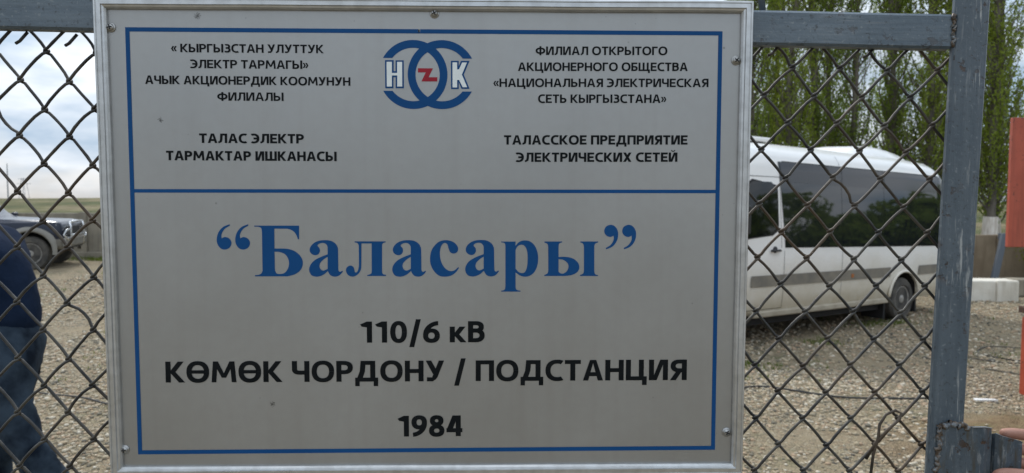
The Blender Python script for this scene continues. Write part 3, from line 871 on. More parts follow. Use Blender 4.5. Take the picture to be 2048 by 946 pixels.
def screw(u, v, rot):
    Mx = Matrix.Translation((u, 0, v)) @ Matrix.Rotation(R(90), 4, 'X') @ Matrix.Rotation(rot, 4, 'Z')
    mb = MB()
    mb.lathe([(0.0074, 0.0001), (0.0074, 0.0010), (0.0066, 0.0016), (0.0056, 0.0016), (0.0054, 0.0026), (0.0046, 0.0040), (0.0030, 0.0049), (0.0012, 0.0052)], Mx, 20)
    o = mb.build('screw', M['screw'], sign, smooth=True)
    cr_ = MB()
    cr_.box(-0.0036, 0.0036, -0.0010, 0.0010, 0.0040, 0.00535, Mx); cr_.box(-0.0010, 0.0010, -0.0036, 0.0036, 0.0041, 0.00530, Mx)
    cr_.build('cross_slot', M['dark'], o)
for (u, v), a in zip(((-0.4763, 0.3287), (0.0115, 0.3531), (0.4768, 0.2849), (-0.4753, -0.3215), (0.4731, -0.3006)), (0.2, 0.5, 0.9, 0.1, 1.2)):
    screw(u, v, a)
# ------------------------------------------------------------------ gate with chain link mesh
GZ = PITCH_SIGN[2]
gate = thing('chain_link_gate', 'blue grey painted steel gate leaf with chain link mesh carrying the grey signboard', 'gate', (PITCH_SIGN[0], PITCH_SIGN[1], 0), YAW)
def gp(u, y, v): return (u, y, v + GZ)

# top rail: square tube, sagging a little to the right
def rail_z(u): return 0.3218 - 0.01485 * (u + 0.0)
rl = MB()
x0, x1 = -1.02, 0.8285
S = 60
vs_ = []
for s_ in range(S + 1):
    u = x0 + (x1 - x0) * s_ / S
    zb = rail_z(u); w_ = 0.0006 * noise.noise(Vector((u * 9, 0, 0)))
    for (y, z) in ((0.022, zb + 0.004), (0.026, zb), (0.042, zb), (0.042, zb + 0.0545), (0.026, zb + 0.0545), (0.022, zb + 0.0505)):
        vs_.append(gp(u, y + w_, z + w_ * 1.5))
fs_ = [(s_ * 6 + k, s_ * 6 + (k + 1) % 6, (s_ + 1) * 6 + (k + 1) % 6, (s_ + 1) * 6 + k) for s_ in range(S) for k in range(6)]
fs_ += [tuple(range(6)), tuple(reversed(range(S * 6, S * 6 + 6)))]
rl.add(vs_, fs_)
rl.build('top_rail', M['paint_h'], gate)
def stile(ul, ur, lean, z0, z1, name='stile'):
    mb = MB(); S = 70
    vs_ = []
    for s_ in range(S + 1):
        v = z0 + (z1 - z0) * s_ / S
        o_ = lean * (v - 0.386)
        w_ = 0.0007 * noise.noise(Vector((v * 11, 3, 0)))
        for (u, y) in ((ul, 0.024), (ul + 0.0035, 0.0195), (ul + 0.007, 0.0185), (ur - 0.003, 0.0185), (ur, 0.0215), (ur, 0.075), (ur - 0.006, 0.075), (ur - 0.006, 0.0305), (ul, 0.0305)):
            vs_.append(gp(u + o_ + w_ * .6, y + w_, v))
    fs_ = [(s_ * 9 + k, s_ * 9 + (k + 1) % 9, (s_ + 1) * 9 + (k + 1) % 9, (s_ + 1) * 9 + k) for s_ in range(S) for k in range(9)]
    fs_ += [tuple(range(9)), tuple(reversed(range(S * 9, S * 9 + 9)))]
    mb.add(vs_, fs_)
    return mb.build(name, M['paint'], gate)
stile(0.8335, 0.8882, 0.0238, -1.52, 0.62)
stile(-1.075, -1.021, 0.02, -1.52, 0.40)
br = MB(); br.box(-1.05, 0.79, 0.022, 0.072, GZ - 1.45, GZ - 1.395)
br.build('bottom_rail', M['paint_h'], gate, bevel=0.003)
# weld between rail and stile, slim upright rod standing on the rail
rd = MB()
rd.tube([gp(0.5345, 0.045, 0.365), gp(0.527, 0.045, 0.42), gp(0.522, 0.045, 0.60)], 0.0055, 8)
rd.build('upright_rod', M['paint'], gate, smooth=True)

# chain link: every wire is a flattened spiral that hooks into both neighbours
CU = [-0.6422, 0.03926, 8.598e-06, -0.003059, 3.1e-05, 8.108e-05, 1.11e-06]
CV = [0.3017, -0.0007587, 4.125e-06, -0.04399, 1.011e-05, -3.07e-05, -3.657e-07]
JIT = {}
def node(i, r):
    if (i, r) not in JIT:
        JIT[(i, r)] = (random.gauss(0, 0.0011), random.gauss(0, 0.0011))
    b = (1, i, i * i, r, r * i, r * r, r * r * i)
    rr = min(r, 22)
    u = sum(c * q for c, q in zip(CU, (1, i, i * i, rr, rr * i, rr * rr, rr * rr * i)))
    v = sum(c * q for c, q in zip(CV, (1, i, i * i, rr, rr * i, rr * rr, rr * rr * i)))
    if r > rr: v -= (r - rr) * 0.0422
    return u + JIT[(i, r)][0], v + JIT[(i, r)][1]
WR = 0.00245
ms = MB()
E_ = 0.0036                      # how far a bend reaches past the node
YF, YB = 0.0435, 0.0510          # front and back layer
for k in range(-9, 41):
    path = []
    for r in range(-1, 39):
        left = (k + r) % 2 != 0            # this wire bends to the left here, on column k
        i = k if left else k + 1
        u, v = node(i, r)
        sg = -1 if left else 1
        # coming down: into a left bend the wire runs '/' (front); into a right bend it runs '\' (back)
        yin, yout = (YF, YB) if left else (YB, YF)
        path.append((u - sg * 0.0042, yin, v + 0.0046))
        path.append((u + sg * 0.0012, yin * .88 + yout * .12, v + 0.0019))
        path.append((u + sg * E_, (yin + yout) / 2, v - 0.0001))
        path.append((u + sg * 0.0012, yin * .12 + yout * .88, v - 0.0021))
        path.append((u - sg * 0.0042, yout, v - 0.0046))
        if r < 38:
            u2, v2 = node(k + 1 if left else k, r + 1)
            bow = 0.0009 + random.gauss(0, 0.0006)
            if not left:                    # the '/' runs bow upwards a little
                for f_ in (0.3, 0.5, 0.7):
                    path.append((u + (u2 - u) * f_ - bow * 0.7 * math.sin(f_ * math.pi), YF - 0.001, v + (v2 - v) * f_ + bow * math.sin(f_ * math.pi)))
            else:
                bw = random.gauss(0.0003, 0.0006)
                if random.random() < 0.035: bw += random.choice((-1, 1)) * 0.004
                for f_ in (0.3, 0.5, 0.7):
                    path.append((u + (u2 - u) * f_ + bw * math.sin(f_ * math.pi), YB, v + (v2 - v) * f_ + bw * math.sin(f_ * math.pi)))
    path = [p for p in path if p[2] < rail_z(p[0]) + 0.02 and p[0] < 0.876 + 0.0238 * (p[2] - 0.386) and p[2] > -1.42]
    if len(path) > 3:
        ms.tube([gp(*p) for p in path], [WR * (1 + random.gauss(0, 0.035)) for _ in path], 7)
# stubs of cut wire and a rusty twist that mends the mesh by the latch
for (u, v) in ((-0.642, 0.312), (-0.566, 0.309), (0.545, 0.30), (0.70, 0.298)):
    ms.tube([gp(u + .016, YF - .003, v + .018), gp(u + .004, YF - .004, v + .004), gp(u - .003, YF - .003, v + .0005)], WR, 7)
ms.build('chain_link_mesh', M['wire'], gate, smooth=True)
tw = MB()
tw.tube([gp(*p) for p in ((0.722, .040, -0.362), (0.735, .036, -0.333), (0.752, .034, -0.312), (0.770, .034, -0.296), (0.777, .036, -0.284), (0.768, .038, -0.279), (0.752, .038, -0.286), (0.741, .037, -0.303), (0.739, .036, -0.325), (0.731, .035, -0.352), (0.728, .036, -0.39))], 0.0024, 7)
tw.build('tie_wire', M['wire'], gate, smooth=True)

# bent latch plate welded to the stile
def strip(mb, pts, z0f, z1, th):
    """vertical plate along plan points (u, y); z0f lower edge, z1 list of upper edges"""
    n = len(pts)
    vs_ = []
    for i, (u, y) in enumerate(pts):
        a = Vector(pts[max(i - 1, 0)]); b = Vector(pts[min(i + 1, n - 1)])
        t = (b - a).normalized(); nn = Vector((-t.y, t.x)) * th
        zt = z1[i]
        vs_ += [gp(u, y, z0f), gp(u, y, zt), gp(u + nn.x, y + nn.y, zt), gp(u + nn.x, y + nn.y, z0f)]
    fs_ = [(i * 4 + k, i * 4 + (k + 1) % 4, (i + 1) * 4 + (k + 1) % 4, (i + 1) * 4 + k) for i in range(n - 1) for k in range(4)]
    fs_ += [(0, 1, 2, 3), tuple((n - 1) * 4 + k for k in (3, 2, 1, 0))]
    mb.add(vs_, fs_)
lp = MB()
strip(lp, [(0.826, 0.0150), (0.860, 0.0150), (0.896, 0.0150), (0.905, 0.0165), (0.914, 0.0215), (0.928, 0.0330), (0.931, 0.0420), (0.931, 0.060)], -0.47, [-0.3005, -0.300, -0.3005, -0.301, -0.304, -0.309, -0.311, -0.316], 0.0032)
lp.build('latch_plate', M['paint_latch'], gate)
lk = MB()
strip(lk, [(0.9335, 0.075), (0.9335, 0.048), (0.9365, 0.036), (0.945, 0.0290), (0.964, 0.0285), (0.9785, 0.0300)], -0.455, [-0.326, -0.324, -0.3185, -0.3215, -0.3265, -0.331], 0.003)
lk.build('latch_tongue', M['paint_latch'], gate)
we = MB()
we.tube([gp(.882, .0142, -.3006), gp(.898, .0146, -.3006), gp(.906, .0165, -.3013), gp(.915, .0218, -.3043), gp(.927, .0318, -.3088)], .0011, 6)
we.build('worn_edge', M['galv'], gate, smooth=True)
def bead(pts, r0, r1):
    mb = MB(); out, rr = [], []
    for a, b in zip(pts, pts[1:]):
        n = max(3, int((Vector(b) - Vector(a)).length / 0.0022))
        for k in range(n):
            q = Vector(a).lerp(Vector(b), k / n) + Vector((random.gauss(0, .0019), random.gauss(0, .0006), random.gauss(0, .0019)))
            out.append(tuple(q)); rr.append(random.uniform(r0, r1))
    mb.tube(out, rr, 9)
    return mb.build('weld_bead', M['weld'], gate, smooth=True)
bead([gp(.8312, .0215, .313), gp(.8318, .0215, .340), gp(.8322, .0215, .364)], .0016, .0034)
bead([gp(0.829, .0165, -.302), gp(.8275, .0165, -.36), gp(.829, .0165, -.47)], .0025, .0058)
bead([gp(0.830, .0170, -.299), gp(.850, .0165, -.2965), gp(.872, .0165, -.2975), gp(.880, .0160, -.305)], .0025, .0064)


# ------------------------------------------------------------------ concrete walls
def wall(name, label, x0, x1, y, h, zb, pan, mt):
    t = thing(name, label, 'wall', ((x0 + x1) / 2, y, zb))
    n = int(round((x1 - x0) / pan)); w_ = (x1 - x0) / n
    for k in range(n):
        a = x0 + k * w_ - (x0 + x1) / 2
        mb = MB()
        dz = random.uniform(-.03, .03)
        mb.box(a + 0.10, a + w_ - 0.10, -0.06, 0.06, -0.4, h + dz)
        mb.build('panel', mt, t, bevel=0.012)
        ps = MB(); ps.box(a - 0.09, a + 0.09, -0.09, 0.09, -0.4, h + 0.03 + random.uniform(-.03, .03)); ps.build('post', mt, t, bevel=0.01)
    fb = MB(); fb.box(x0 - (x0 + x1) / 2, x1 - (x0 + x1) / 2, -0.16, -0.095, -0.4, 0.16); fb.build('footing', mt, t, bevel=0.015)
    return t
wall('concrete_wall', 'low grey concrete panel wall below the grassy bank, behind the dark off-road car', -44.0, 0.4, 19.0, 1.17, 0.0, 2.96, M['concrete'])
wall('concrete_wall', 'brown concrete wall beneath the poplars, behind the white block and the van', 1.0, 26.0, 16.0, 1.10, -0.30, 2.5, M['concrete_brown'])

wb_ = MB()
wb_.box(-0.95, 0.34, -0.22, 0.22, -0.05, 0.40)
wbo = wb_.build('concrete_block', M['whitewash'], None, bevel=0.03, loc=(9.36, 13.7, -0.33))
tag(wbo, 'low whitewashed concrete block lying on the gravel in front of the brown wall', 'block')
wbo.rotation_euler = (0, 0, R(-4))
wc = MB(); wc.box(-0.09, 0.09, -0.27, -0.222, -0.06, 0.405)
wc.build('clamp_strip', M['whitewash'], wbo, bevel=0.01)
gb = MB()
gb.prism([(0.0, 0.0), (1.3, 0.0), (1.3, 0.30), (0.05, 0.34)], -0.2, 0.2)
gbo = gb.build('concrete_block', M['concrete'], None, bevel=0.02, loc=(10.05, 14.3, -0.32))
tag(gbo, 'rough grey concrete block lying just behind the whitewashed block', 'block')
sb = MB()
sb.hexa([(10.37, 15.30, -0.34), (10.50, 15.30, -0.34), (10.37, 15.38, -0.34), (10.50, 15.38, -0.34), (10.80, 15.60, 0.86), (10.93, 15.60, 0.86), (10.80, 15.68, 0.86), (10.93, 15.68, 0.86)])
tag(sb.build('steel_post', M['steel_grey'], None, bevel=0.006), 'blue grey steel post leaning against the brown concrete wall', 'post')
sp = MB(); sp.box(10.80, 11.35, 15.70, 15.76, 0.72, 0.86)
tag(sp.build('steel_beam', M['steel_grey'], None, bevel=0.006), 'short blue grey steel beam lying along the brown wall top beside the leaning post', 'beam')

# ------------------------------------------------------------------ red fire point
fb = thing('fire_board', 'orange red painted board raised on two posts behind the red sand box', 'board', (5.38, 6.75, 0))
b_ = MB(); b_.box(-0.668, 0.64, -0.02, 0.02, 1.208, 2.43)
b_.build('panel', M['red_paint'], fb, bevel=0.004)
for xx in (-0.22, 0.38):
    p_ = MB(); p_.box(xx - 0.03, xx + 0.03, 0.022, 0.082, -0.5, 2.45); p_.build('post', M['red_dull'], fb, bevel=0.004)
sbx = thing('sand_box', 'orange red steel sand box with rusty lid on dug earth below the red board', 'box', (5.31, 6.20, -0.14))
b_ = MB(); b_.box(-0.60, 0.60, -0.30, 0.30, 0.0, 0.72)
b_.build('body', M['red_dull'], sbx, bevel=0.006)
b_ = MB(); b_.hexa([(-0.615, -0.33, 0.724), (0.615, -0.33, 0.724), (-0.615, 0.33, 0.76), (0.615, 0.33, 0.76), (-0.615, -0.33, 0.755), (0.615, -0.33, 0.755), (-0.615, 0.33, 0.82), (0.615, 0.33, 0.82)])
b_.build('lid', M['rust'], sbx, bevel=0.004)
# ------------------------------------------------------------------ vehicles
def evaluated(o, name):
    dg = bpy.context.evaluated_depsgraph_get()
    me = bpy.data.meshes.new_from_object(o.evaluated_get(dg))
    me.name = name
    return me
def catmull(xs, ys, x):
    """piecewise smooth interpolation"""
    if x <= xs[0]: return ys[0]
    for i in range(len(xs) - 1):
        if x <= xs[i + 1]:
            t = (x - xs[i]) / (xs[i + 1] - xs[i])
            return ys[i] + (ys[i + 1] - ys[i]) * (t * t * (3 - 2 * t) * 0.5 + t * 0.5)
    return ys[-1]
def loft(secs, mats, midx=None):
    """secs: list of (x, [(y,z)...] from the sill up to the roof centre); mirrored into a closed skin"""
    mb = MB(); rings = []
    for x, half in secs:
        ring = [(x, y, z) for y, z in half] + [(x, -y, z) for y, z in reversed(half[:-1])]
        rings.append(ring)
    n = len(rings[0])
    for rg in rings: mb.v += rg
    for i in range(len(rings) - 1):
        for k in range(n):
            k2 = (k + 1) % n
            mb.f.append((i * n + k, i * n + k2, (i + 1) * n + k2, (i + 1) * n + k))
            mb.m.append(midx(k, i, n) if midx else 0)
    mb.f.append(tuple(reversed(range(n)))); mb.m.append(0)
    mb.f.append(tuple((len(rings) - 1) * n + k for k in range(n))); mb.m.append(0)
    return mb
def cut_arches(body, arches, depth0, side):
    """real wheel wells cut into a closed body"""
    for (x, z, r) in arches:
        for s_ in (1, -1):
            c = MB()
            c.lathe([(r, depth0), (r, side)], Matrix.Translation((x, 0, z)) @ Matrix.Rotation(R(-90 * s_), 4, 'X'), 40)
            co = c.build('cutter', M['dark'], body)
            md = body.modifiers.new('b', 'BOOLEAN'); md.operation = 'DIFFERENCE'; md.object = co; md.solver = 'EXACT'
            try: md.material_mode = 'TRANSFER'
            except Exception: pass
            bpy.context.view_layer.update()
            me = evaluated(body, body.data.name)
            body.modifiers.clear(); old = body.data; body.data = me
            bpy.data.meshes.remove(old); bpy.data.objects.remove(co)
        for pg in body.data.polygons:                            # the inside of the well is bare and dark
            c = pg.center
            if (c.x - x) ** 2 + (c.z - z) ** 2 < (r + .004) ** 2 and (abs(c.y) < depth0 + .01 or abs(pg.normal.y) < .3):
                pg.material_index = len(body.data.materials) - 1
def wheel(parent, x, y, z, r, w, s_, holes=False):
    """s_ = outward side"""
    Mx = Matrix.Translation((x, y, z)) @ Matrix.Rotation(R(-90 * s_), 4, 'X')
    e = bpy.data.objects.new('wheel', None)
    t = MB()
    t.lathe([(r * .60, -w / 2), (r * .90, -w / 2), (r * .985, -w * .38), (r, -w * .2), (r, w * .2), (r * .985, w * .38), (r * .92, w / 2), (r * .68, w * .52), (r * .61, w * .42)], Mx, 40)
    for k in range(44):                                        # tread blocks
        a = 2 * math.pi * k / 44
        t.box(r * .985, r * 1.006, -.012, .012, -w * .36, w * .36, Mx @ Matrix.Rotation(a, 4, 'Z'))
    wo_ = t.build('wheel', M['tyre'], parent, smooth=False)
    rm = MB()
    rm.lathe([(r * .615, w * .40), (r * .60, w * .46), (r * .565, w * .44), (r * .53, w * .30), (r * .50, w * .22), (r * .36, w * .27), (r * .30, w * .36), (r * .20, w * .38), (r * .17, w * .46), (r * .05, w * .47)], Mx, 40)
    rm.build('rim', M['rim'], wo_, smooth=True)
    for k in range(14 if holes else 0):
        a = 2 * math.pi * k / 14
        hl = MB()
        hl.lathe([(r * .045, 0), (r * .045, w * .03)], Mx @ Matrix.Rotation(a, 4, 'Z') @ Matrix.Translation((r * .44, 0, w * .245)), 10)
        hl.build('rim_hole', M['dark'], wo_)
    return wo_

# ---- white minibus
VAN_YAW = math.atan2(-0.557, -0.83)
FX, FY = math.cos(VAN_YAW), math.sin(VAN_YAW)
NXv, NYv = -FY, FX                                             # left side of the van, facing the gate
VB = (6.31 - 0.97 * NXv, 11.40 - 0.97 * NYv, -0.325)
van = thing('minibus', 'white high roofed minibus with dark tinted window band and dusty lower body', 'minibus', VB)
van.rotation_euler = (0, R(-1.2), VAN_YAW)
VZ = [.34, .42, .60, .90, 1.10, 1.23, 1.60, 2.00, 2.32, 2.46, 2.58, 2.66, 2.71, 2.725]
VY = [.90, .955, .975, .985, .985, .982, .955, .925, .895, .865, .79, .66, .40, 0.0]
def van_roof(x): return catmull([-1.50, -1.38, -1.1, 0.0, 3.6, 4.0, 4.35, 4.75, 4.95, 5.25, 5.42], [2.46, 2.58, 2.65, 2.70, 2.725, 2.66, 2.36, 1.75, 1.32, 1.12, .92], x)
def van_w(x): return catmull([-1.50, -1.40, -1.2, 0, 3.8, 4.7, 5.2, 5.42], [.90, .95, .985, 1.0, 1.0, .97, .90, .78], x)
def van_half(x):
    top, w_ = van_roof(x), van_w(x)
    out = []
    for y, z in zip(VY, VZ):
        if z > 1.23:
            z = 1.23 + (z - 1.23) * (top - 1.23) / (2.725 - 1.23)
        if top < 1.23:
            z = .34 + (z - .34) * (top - .34) / (1.23 - .34) if z < 1.231 else top - .002 * (13 - VZ.index(min(VZ, key=lambda q: abs(q - z))))
        out.append((y * w_, z))
    return out
def van_side(x, z):
    h = van_half(x)
    for (y0, z0), (y1, z1) in zip(h, h[1:]):
        if z0 <= z <= z1:
            return y0 + (y1 - y0) * (z - z0) / max(z1 - z0, 1e-6)
    return h[-1][0]
xs = [-1.50, -1.47, -1.40, -1.30, -1.1, -.8, -.4, 0, .5, 1, 1.5, 2, 2.5, 3, 3.4, 3.7, 3.9, 4.05, 4.2, 4.35, 4.5, 4.65, 4.8, 4.95]
secs = [(x, van_half(x)) for x in xs]
# short bonnet and nose
def nose(x, top, w_):
    k = [(.34, .86), (.42, .93), (.60, .97), (.80, .97), (.90, .96), (.95, .95)]
    zs = np.linspace(.34, top, 14)
    return [(w_ * (0.95 if i < 9 else (0.9, .8, .6, .35, 0)[i - 9]), z) for i, z in enumerate(zs)]
secs += [(5.10, nose(5.10, 1.22, .95)), (5.28, nose(5.28, 1.12, .90)), (5.40, nose(5.40, .98, .80))]
vb = loft(secs, M['van']).build('body', [M['van'], M['dark']], van, smooth=False)
cut_arches(vb, [(0.0, .345, .435), (4.32, .345, .435)], 0.55, 1.2)
for p in vb.data.polygons: p.use_smooth = True
try:
    vb.data.set_sharp_from_angle(angle=R(32))
except Exception:
    pass

def skin_patch(x0, x1, zlo, zhi, off, s_=1, nx_=14, nz_=10):
    """a panel that follows the side of the body; zlo and zhi may be functions of x"""
    mb = MB(); vs_ = []
    for i in range(nx_ + 1):
        x = x0 + (x1 - x0) * i / nx_
        a = zlo(x) if callable(zlo) else zlo; b = zhi(x) if callable(zhi) else zhi
        for j in range(nz_ + 1):
            z = a + (b - a) * j / nz_
            vs_.append((x, s_ * (van_side(x, z) + off), z))
    n = nz_ + 1
    mb.add(vs_, [(i * n + j, i * n + j + 1, (i + 1) * n + j + 1, (i + 1) * n + j) for i in range(nx_) for j in range(nz_)])
    return mb
def solid(o, th):
    sm_ = o.modifiers.new('solid', 'SOLIDIFY'); sm_.thickness = th; sm_.offset = -1
    return o
gtop = lambda x: 2.375 + (0.012 * x)
gbot = lambda x: 1.215 + 0.012 * x
for s_ in (1, -1):
    edges = [(3.14, 1.78), (1.772, .62), (.612, -1.36)]
    for a, b in edges:
        # slanted front edge on the first pane
        mb = skin_patch(b, a, gbot, gtop, 0.008, s_)
        if a > 3:
            mb.v = [(x + (0.10 * (z - 1.25) / 1.1 if x > 3.05 else 0), y, z) for x, y, z in mb.v]
        mb.build('side_window', M['glass_dark'], van, smooth=True)
    for a, b in edges:
        fb_ = skin_patch(b + .02, a - .03, lambda x: 2.10 + .012 * x, lambda x: gtop(x) - .012, 0.0105, s_)
        if a > 3:
            fb_.v = [(x + (0.10 * (z - 1.25) / 1.1 if x > 3.02 else 0), y, z) for x, y, z in fb_.v]
        fb_.build('window_film', M['film'], van, smooth=True)
    # rubber behind the panes
    skin_patch(-1.38, 3.15, lambda x: gbot(x) - .012, lambda x: gtop(x) + .012, 0.003, s_, 20).build('window_rubber', M['rubber'], van, smooth=True)
    # grey rubbing strip and dusty running board
    skin_patch(-1.30, -.44, .73, .88, .014, s_, 8, 2).build('rubbing_strip', M['trim_grey'], van)
    skin_patch(.44, 3.86, .73, .88, .014, s_, 16, 2).build('rubbing_strip', M['trim_grey'], van)
    rb = MB(); rb.box(.47, 3.80, s_ * .90 if s_ > 0 else -1.0, 1.0 if s_ > 0 else -.90, .315, .40)
    rb.build('running_board', M['sill'], van, bevel=0.02)
    # front door: window, handle, seams
    dw = MB(); out = []
    poly = [(3.30, 1.50), (3.34, 1.44), (3.85, 1.38), (4.22, 1.36), (4.30, 1.40), (4.20, 1.60), (3.98, 2.00), (3.90, 2.10), (3.80, 2.13), (3.42, 2.13), (3.33, 2.10), (3.30, 2.02)]
    def inflate(P, k):
        c = sum((Vector(p) for p in P), Vector((0, 0))) / len(P)
        return [((Vector(p) - c).normalized() * k + Vector(p)) for p in P]
    for P, off, nm, mt in ((inflate(poly, .03), .004, 'door_window_rubber', M['rubber']), (poly, .008, 'door_window', M['glass_clear'])):
        mb = MB(); rows = 12
        zmin, zmax = min(p[1] for p in P), max(p[1] for p in P)
        L_, R_ = [], []
        for j in range(rows + 1):
            z = zmin + (zmax - zmin) * (j + .0) / rows
            z = min(max(z, zmin + 1e-4), zmax - 1e-4)
            xsx = []
            for i in range(len(P)):
                (xa, za), (xb, zb) = P[i], P[(i + 1) % len(P)]
                if (za - z) * (zb - z) < 0: xsx.append(xa + (xb - xa) * (z - za) / (zb - za))
            L_.append((min(xsx), z)); R_.append((max(xsx), z))
        vs_ = []
        for (xa, z), (xb, _) in zip(L_, R_):
            for i in range(7):
                x = xa + (xb - xa) * i / 6
                vs_.append((x, s_ * (van_side(min(x, 3.9), z) + off), z))
        mb.add(vs_, [(j * 7 + i, j * 7 + i + 1, (j + 1) * 7 + i + 1, (j + 1) * 7 + i) for j in range(rows) for i in range(6)])
        mb.build(nm, mt, van, smooth=True)
    for x, za, zb in ((3.16, .42, 1.20), (1.776, .42, 1.19), (4.12, .80, 1.35)):
        q = skin_patch(x - .004, x + .004, za, zb, .002, s_, 1, 8); q.build('panel_seam', M['plastic'], van)
    q = skin_patch(3.16, 4.12, .415, .423, .002, s_, 8, 1); q.build('panel_seam', M['plastic'], van)
    q = skin_patch(3.22, 3.228, 1.24, 2.20, .002, s_, 1, 8); q.build('panel_seam', M['plastic'], van)
    q = skin_patch(3.22, 3.95, 2.195, 2.203, .002, s_, 8, 1); q.build('panel_seam', M['plastic'], van)
    q = skin_patch(1.772, 1.78, 2.41, 2.56, .002, s_, 1, 4); q.build('panel_seam', M['plastic'], van)
    dh = MB()
    dh.tube([(3.27, s_ * 1.000, 1.205), (3.31, s_ * 1.022, 1.21), (3.43, s_ * 1.022, 1.21), (3.47, s_ * 1.000, 1.205)], .016, 8)
    dh.lathe([(.045, -.002), (.045, .010), (.03, .014)], Matrix.Translation((3.37, s_ * .980, 1.22)) @ Matrix.Rotation(R(-90 * s_), 4, 'X'), 16)
    dh.build('door_handle', M['plastic'], van, smooth=True)
    wheel(van, 0.0, s_ * .86, .345, .345, .22, s_, s_ > 0); wheel(van, 4.32, s_ * .86, .345, .345, .22, s_)
    # flared white lip over the rear wheel
    lip = MB()
    pts = [(.455 * math.cos(a), s_ * (.992), .345 + .455 * math.sin(a)) for a in np.linspace(R(8), R(172), 22)]
    lip.tube(pts, .022, 6)
    lip.build('wheel_arch_lip', M['van'], van, smooth=True)
    mr = MB(); mr.box(4.22, 4.34, min(s_ * 1.02, s_ * 1.24), max(s_ * 1.02, s_ * 1.24), 1.45, 1.80); mr.tube([(4.25, s_ * .93, 1.5), (4.28, s_ * 1.06, 1.55)], .03, 8)
    mr.build('mirror', M['plastic'], van, bevel=0.03)
    hl_ = MB(); hl_.lathe([(.13, 0), (.12, .05), (.06, .07)], Matrix.Translation((5.24, s_ * .66, .86)) @ Matrix.Rotation(R(90), 4, 'Y') @ Matrix.Scale(1.4, 4, (1, 0, 0)), 20)
    hl_.build('headlight', M['lamp_glass'], van, smooth=True)
# windscreen, roof pod, roof hatch, rear bumper
ws = MB()
vs_ = []
for i in range(9):
    x = 4.12 + (4.86 - 4.12) * i / 8
    top = van_roof(x)
    for j in range(9):
        y = (-.80 + 1.6 * j / 8) * (1 - .05 * (8 - i) / 8)
        vs_.append((x + .012, y, top - .03 * (abs(y) / .8) ** 2 + .010))
ws.add(vs_, [(i * 9 + j, i * 9 + j + 1, (i + 1) * 9 + j + 1, (i + 1) * 9 + j) for i in range(8) for j in range(8)])
ws.build('windscreen', M['glass_clear'], van, smooth=True)
rp = MB()
ps = [(1.12, .0), (1.02, .10), (.75, .155), (.30, .185), (-.10, .165), (-.42, .10), (-.58, .0)]
prof = []
rpv = []
for x, h in ps:
    for y in (-.62, -.56, -.42, 0, .42, .56, .62):
        hh = h * (0 if abs(y) > .6 else .75 if abs(y) > .5 else 1.0)
        rpv.append((x, y, 2.655 + hh - .03 * (abs(y) / .62)))
rp.add(rpv, [(i * 7 + j, i * 7 + j + 1, (i + 1) * 7 + j + 1, (i + 1) * 7 + j) for i in range(6) for j in range(6)])
rp.build('roof_air_conditioner', M['van'], van, smooth=True)
rh = MB(); rh.box(2.92, 3.88, -.45, .55, 2.71, 2.775)
rh.build('roof_hatch', M['van'], van, bevel=0.025)
bp = MB(); bp.box(-1.60, -1.47, -.90, .90, .40, .58); bp.build('rear_bumper', M['trim_grey'], van, bevel=0.03)
un = MB(); un.box(.52, 3.80, -.86, .86, .20, .338); un.build('underbody', M['dark'], van)  # underbody block, made wide and low to deepen the shadow beneath the van
for xa, za in ((.46, .06), (-.50, .10)):
    fl = MB(); fl.box(xa, xa + .05, .58, .94, za, za + .25); fl.build('mud_flap', M['rubber'], van)
im = MB(); im.box(1.48, 1.54, .992, 1.003, .765, .82); im.build('side_marker', mat('amber_marker', (0.35, 0.12, 0.03), .4), van)

# ---- dark off-road car
SUVYAW = R(17)
sx_, sy_ = -11.08, 16.76
suv = thing('off_road_car', 'dark blue off-road car with silver arches and bright bull bar by the concrete wall', 'car', (sx_, sy_, -0.02), SUVYAW)
def suv_half(x):
    # front axle at x = 0; front of the body at +0.82
    if x > .42: top = catmull([.42, .70, .80, .84], [1.125, 1.08, .99, .90], x)
    elif x > -.72: top = 1.125 + .045 * (.42 - x)
    else: top = catmull([-3.72, -3.6, -3.3, -1.8, -1.45, -.72], [1.45, 1.75, 1.86, 1.88, 1.80, 1.18], x)
    w_ = catmull([-3.72, -3.5, -2, 0, .5, .75, .84], [.80, .90, .93, .925, .90, .84, .74], x)
    cab = top > 1.25
    belt = min(1.08, top - .03)
    zs = [.46, .54, .70, .86, .98, belt]
    ys = [.86, .97, 1.0, 1.0, .985, .96]
    if top < 1.06:
        zs = list(np.linspace(.46, top - .03, 6))
    out = [(y * w_, z) for y, z in zip(ys, zs)]
    if cab:
        out += [((.95 - .16 * t) * w_, belt + (top - .06 - belt) * t) for t in (.15, .5, .9, 1.0)] + [(.62 * w_, top - .015), (0, top)]
    else:
        out += [(.94 * w_, belt + .012), (.88 * w_, top - .012), (.80 * w_, top - .004), (.6 * w_, top - .002), (.3 * w_, top), (0, top + .012)]
    return out
sxs = [-3.72, -3.66, -3.5, -3.2, -2.6, -2.0, -1.7, -1.45, -1.2, -.95, -.72, -.5, -.25, 0, .25, .42, .58, .70, .78, .84]
def suv_mat(k, i, n):
    kk = k if k < (n + 1) // 2 else n - 1 - k
    return 1 if kk <= 2 else 0
sbod = loft([(x, suv_half(x)) for x in sxs], None, suv_mat).build('body', [M['suv_dark'], M['suv_silver'], M['dark']], suv)
cut_arches(sbod, [(0, .42, .47), (-2.75, .42, .47)], .50, 1.2)
for p in sbod.data.polygons: p.use_smooth = True
try: sbod.data.set_sharp_from_angle(angle=R(35))
except Exception: pass
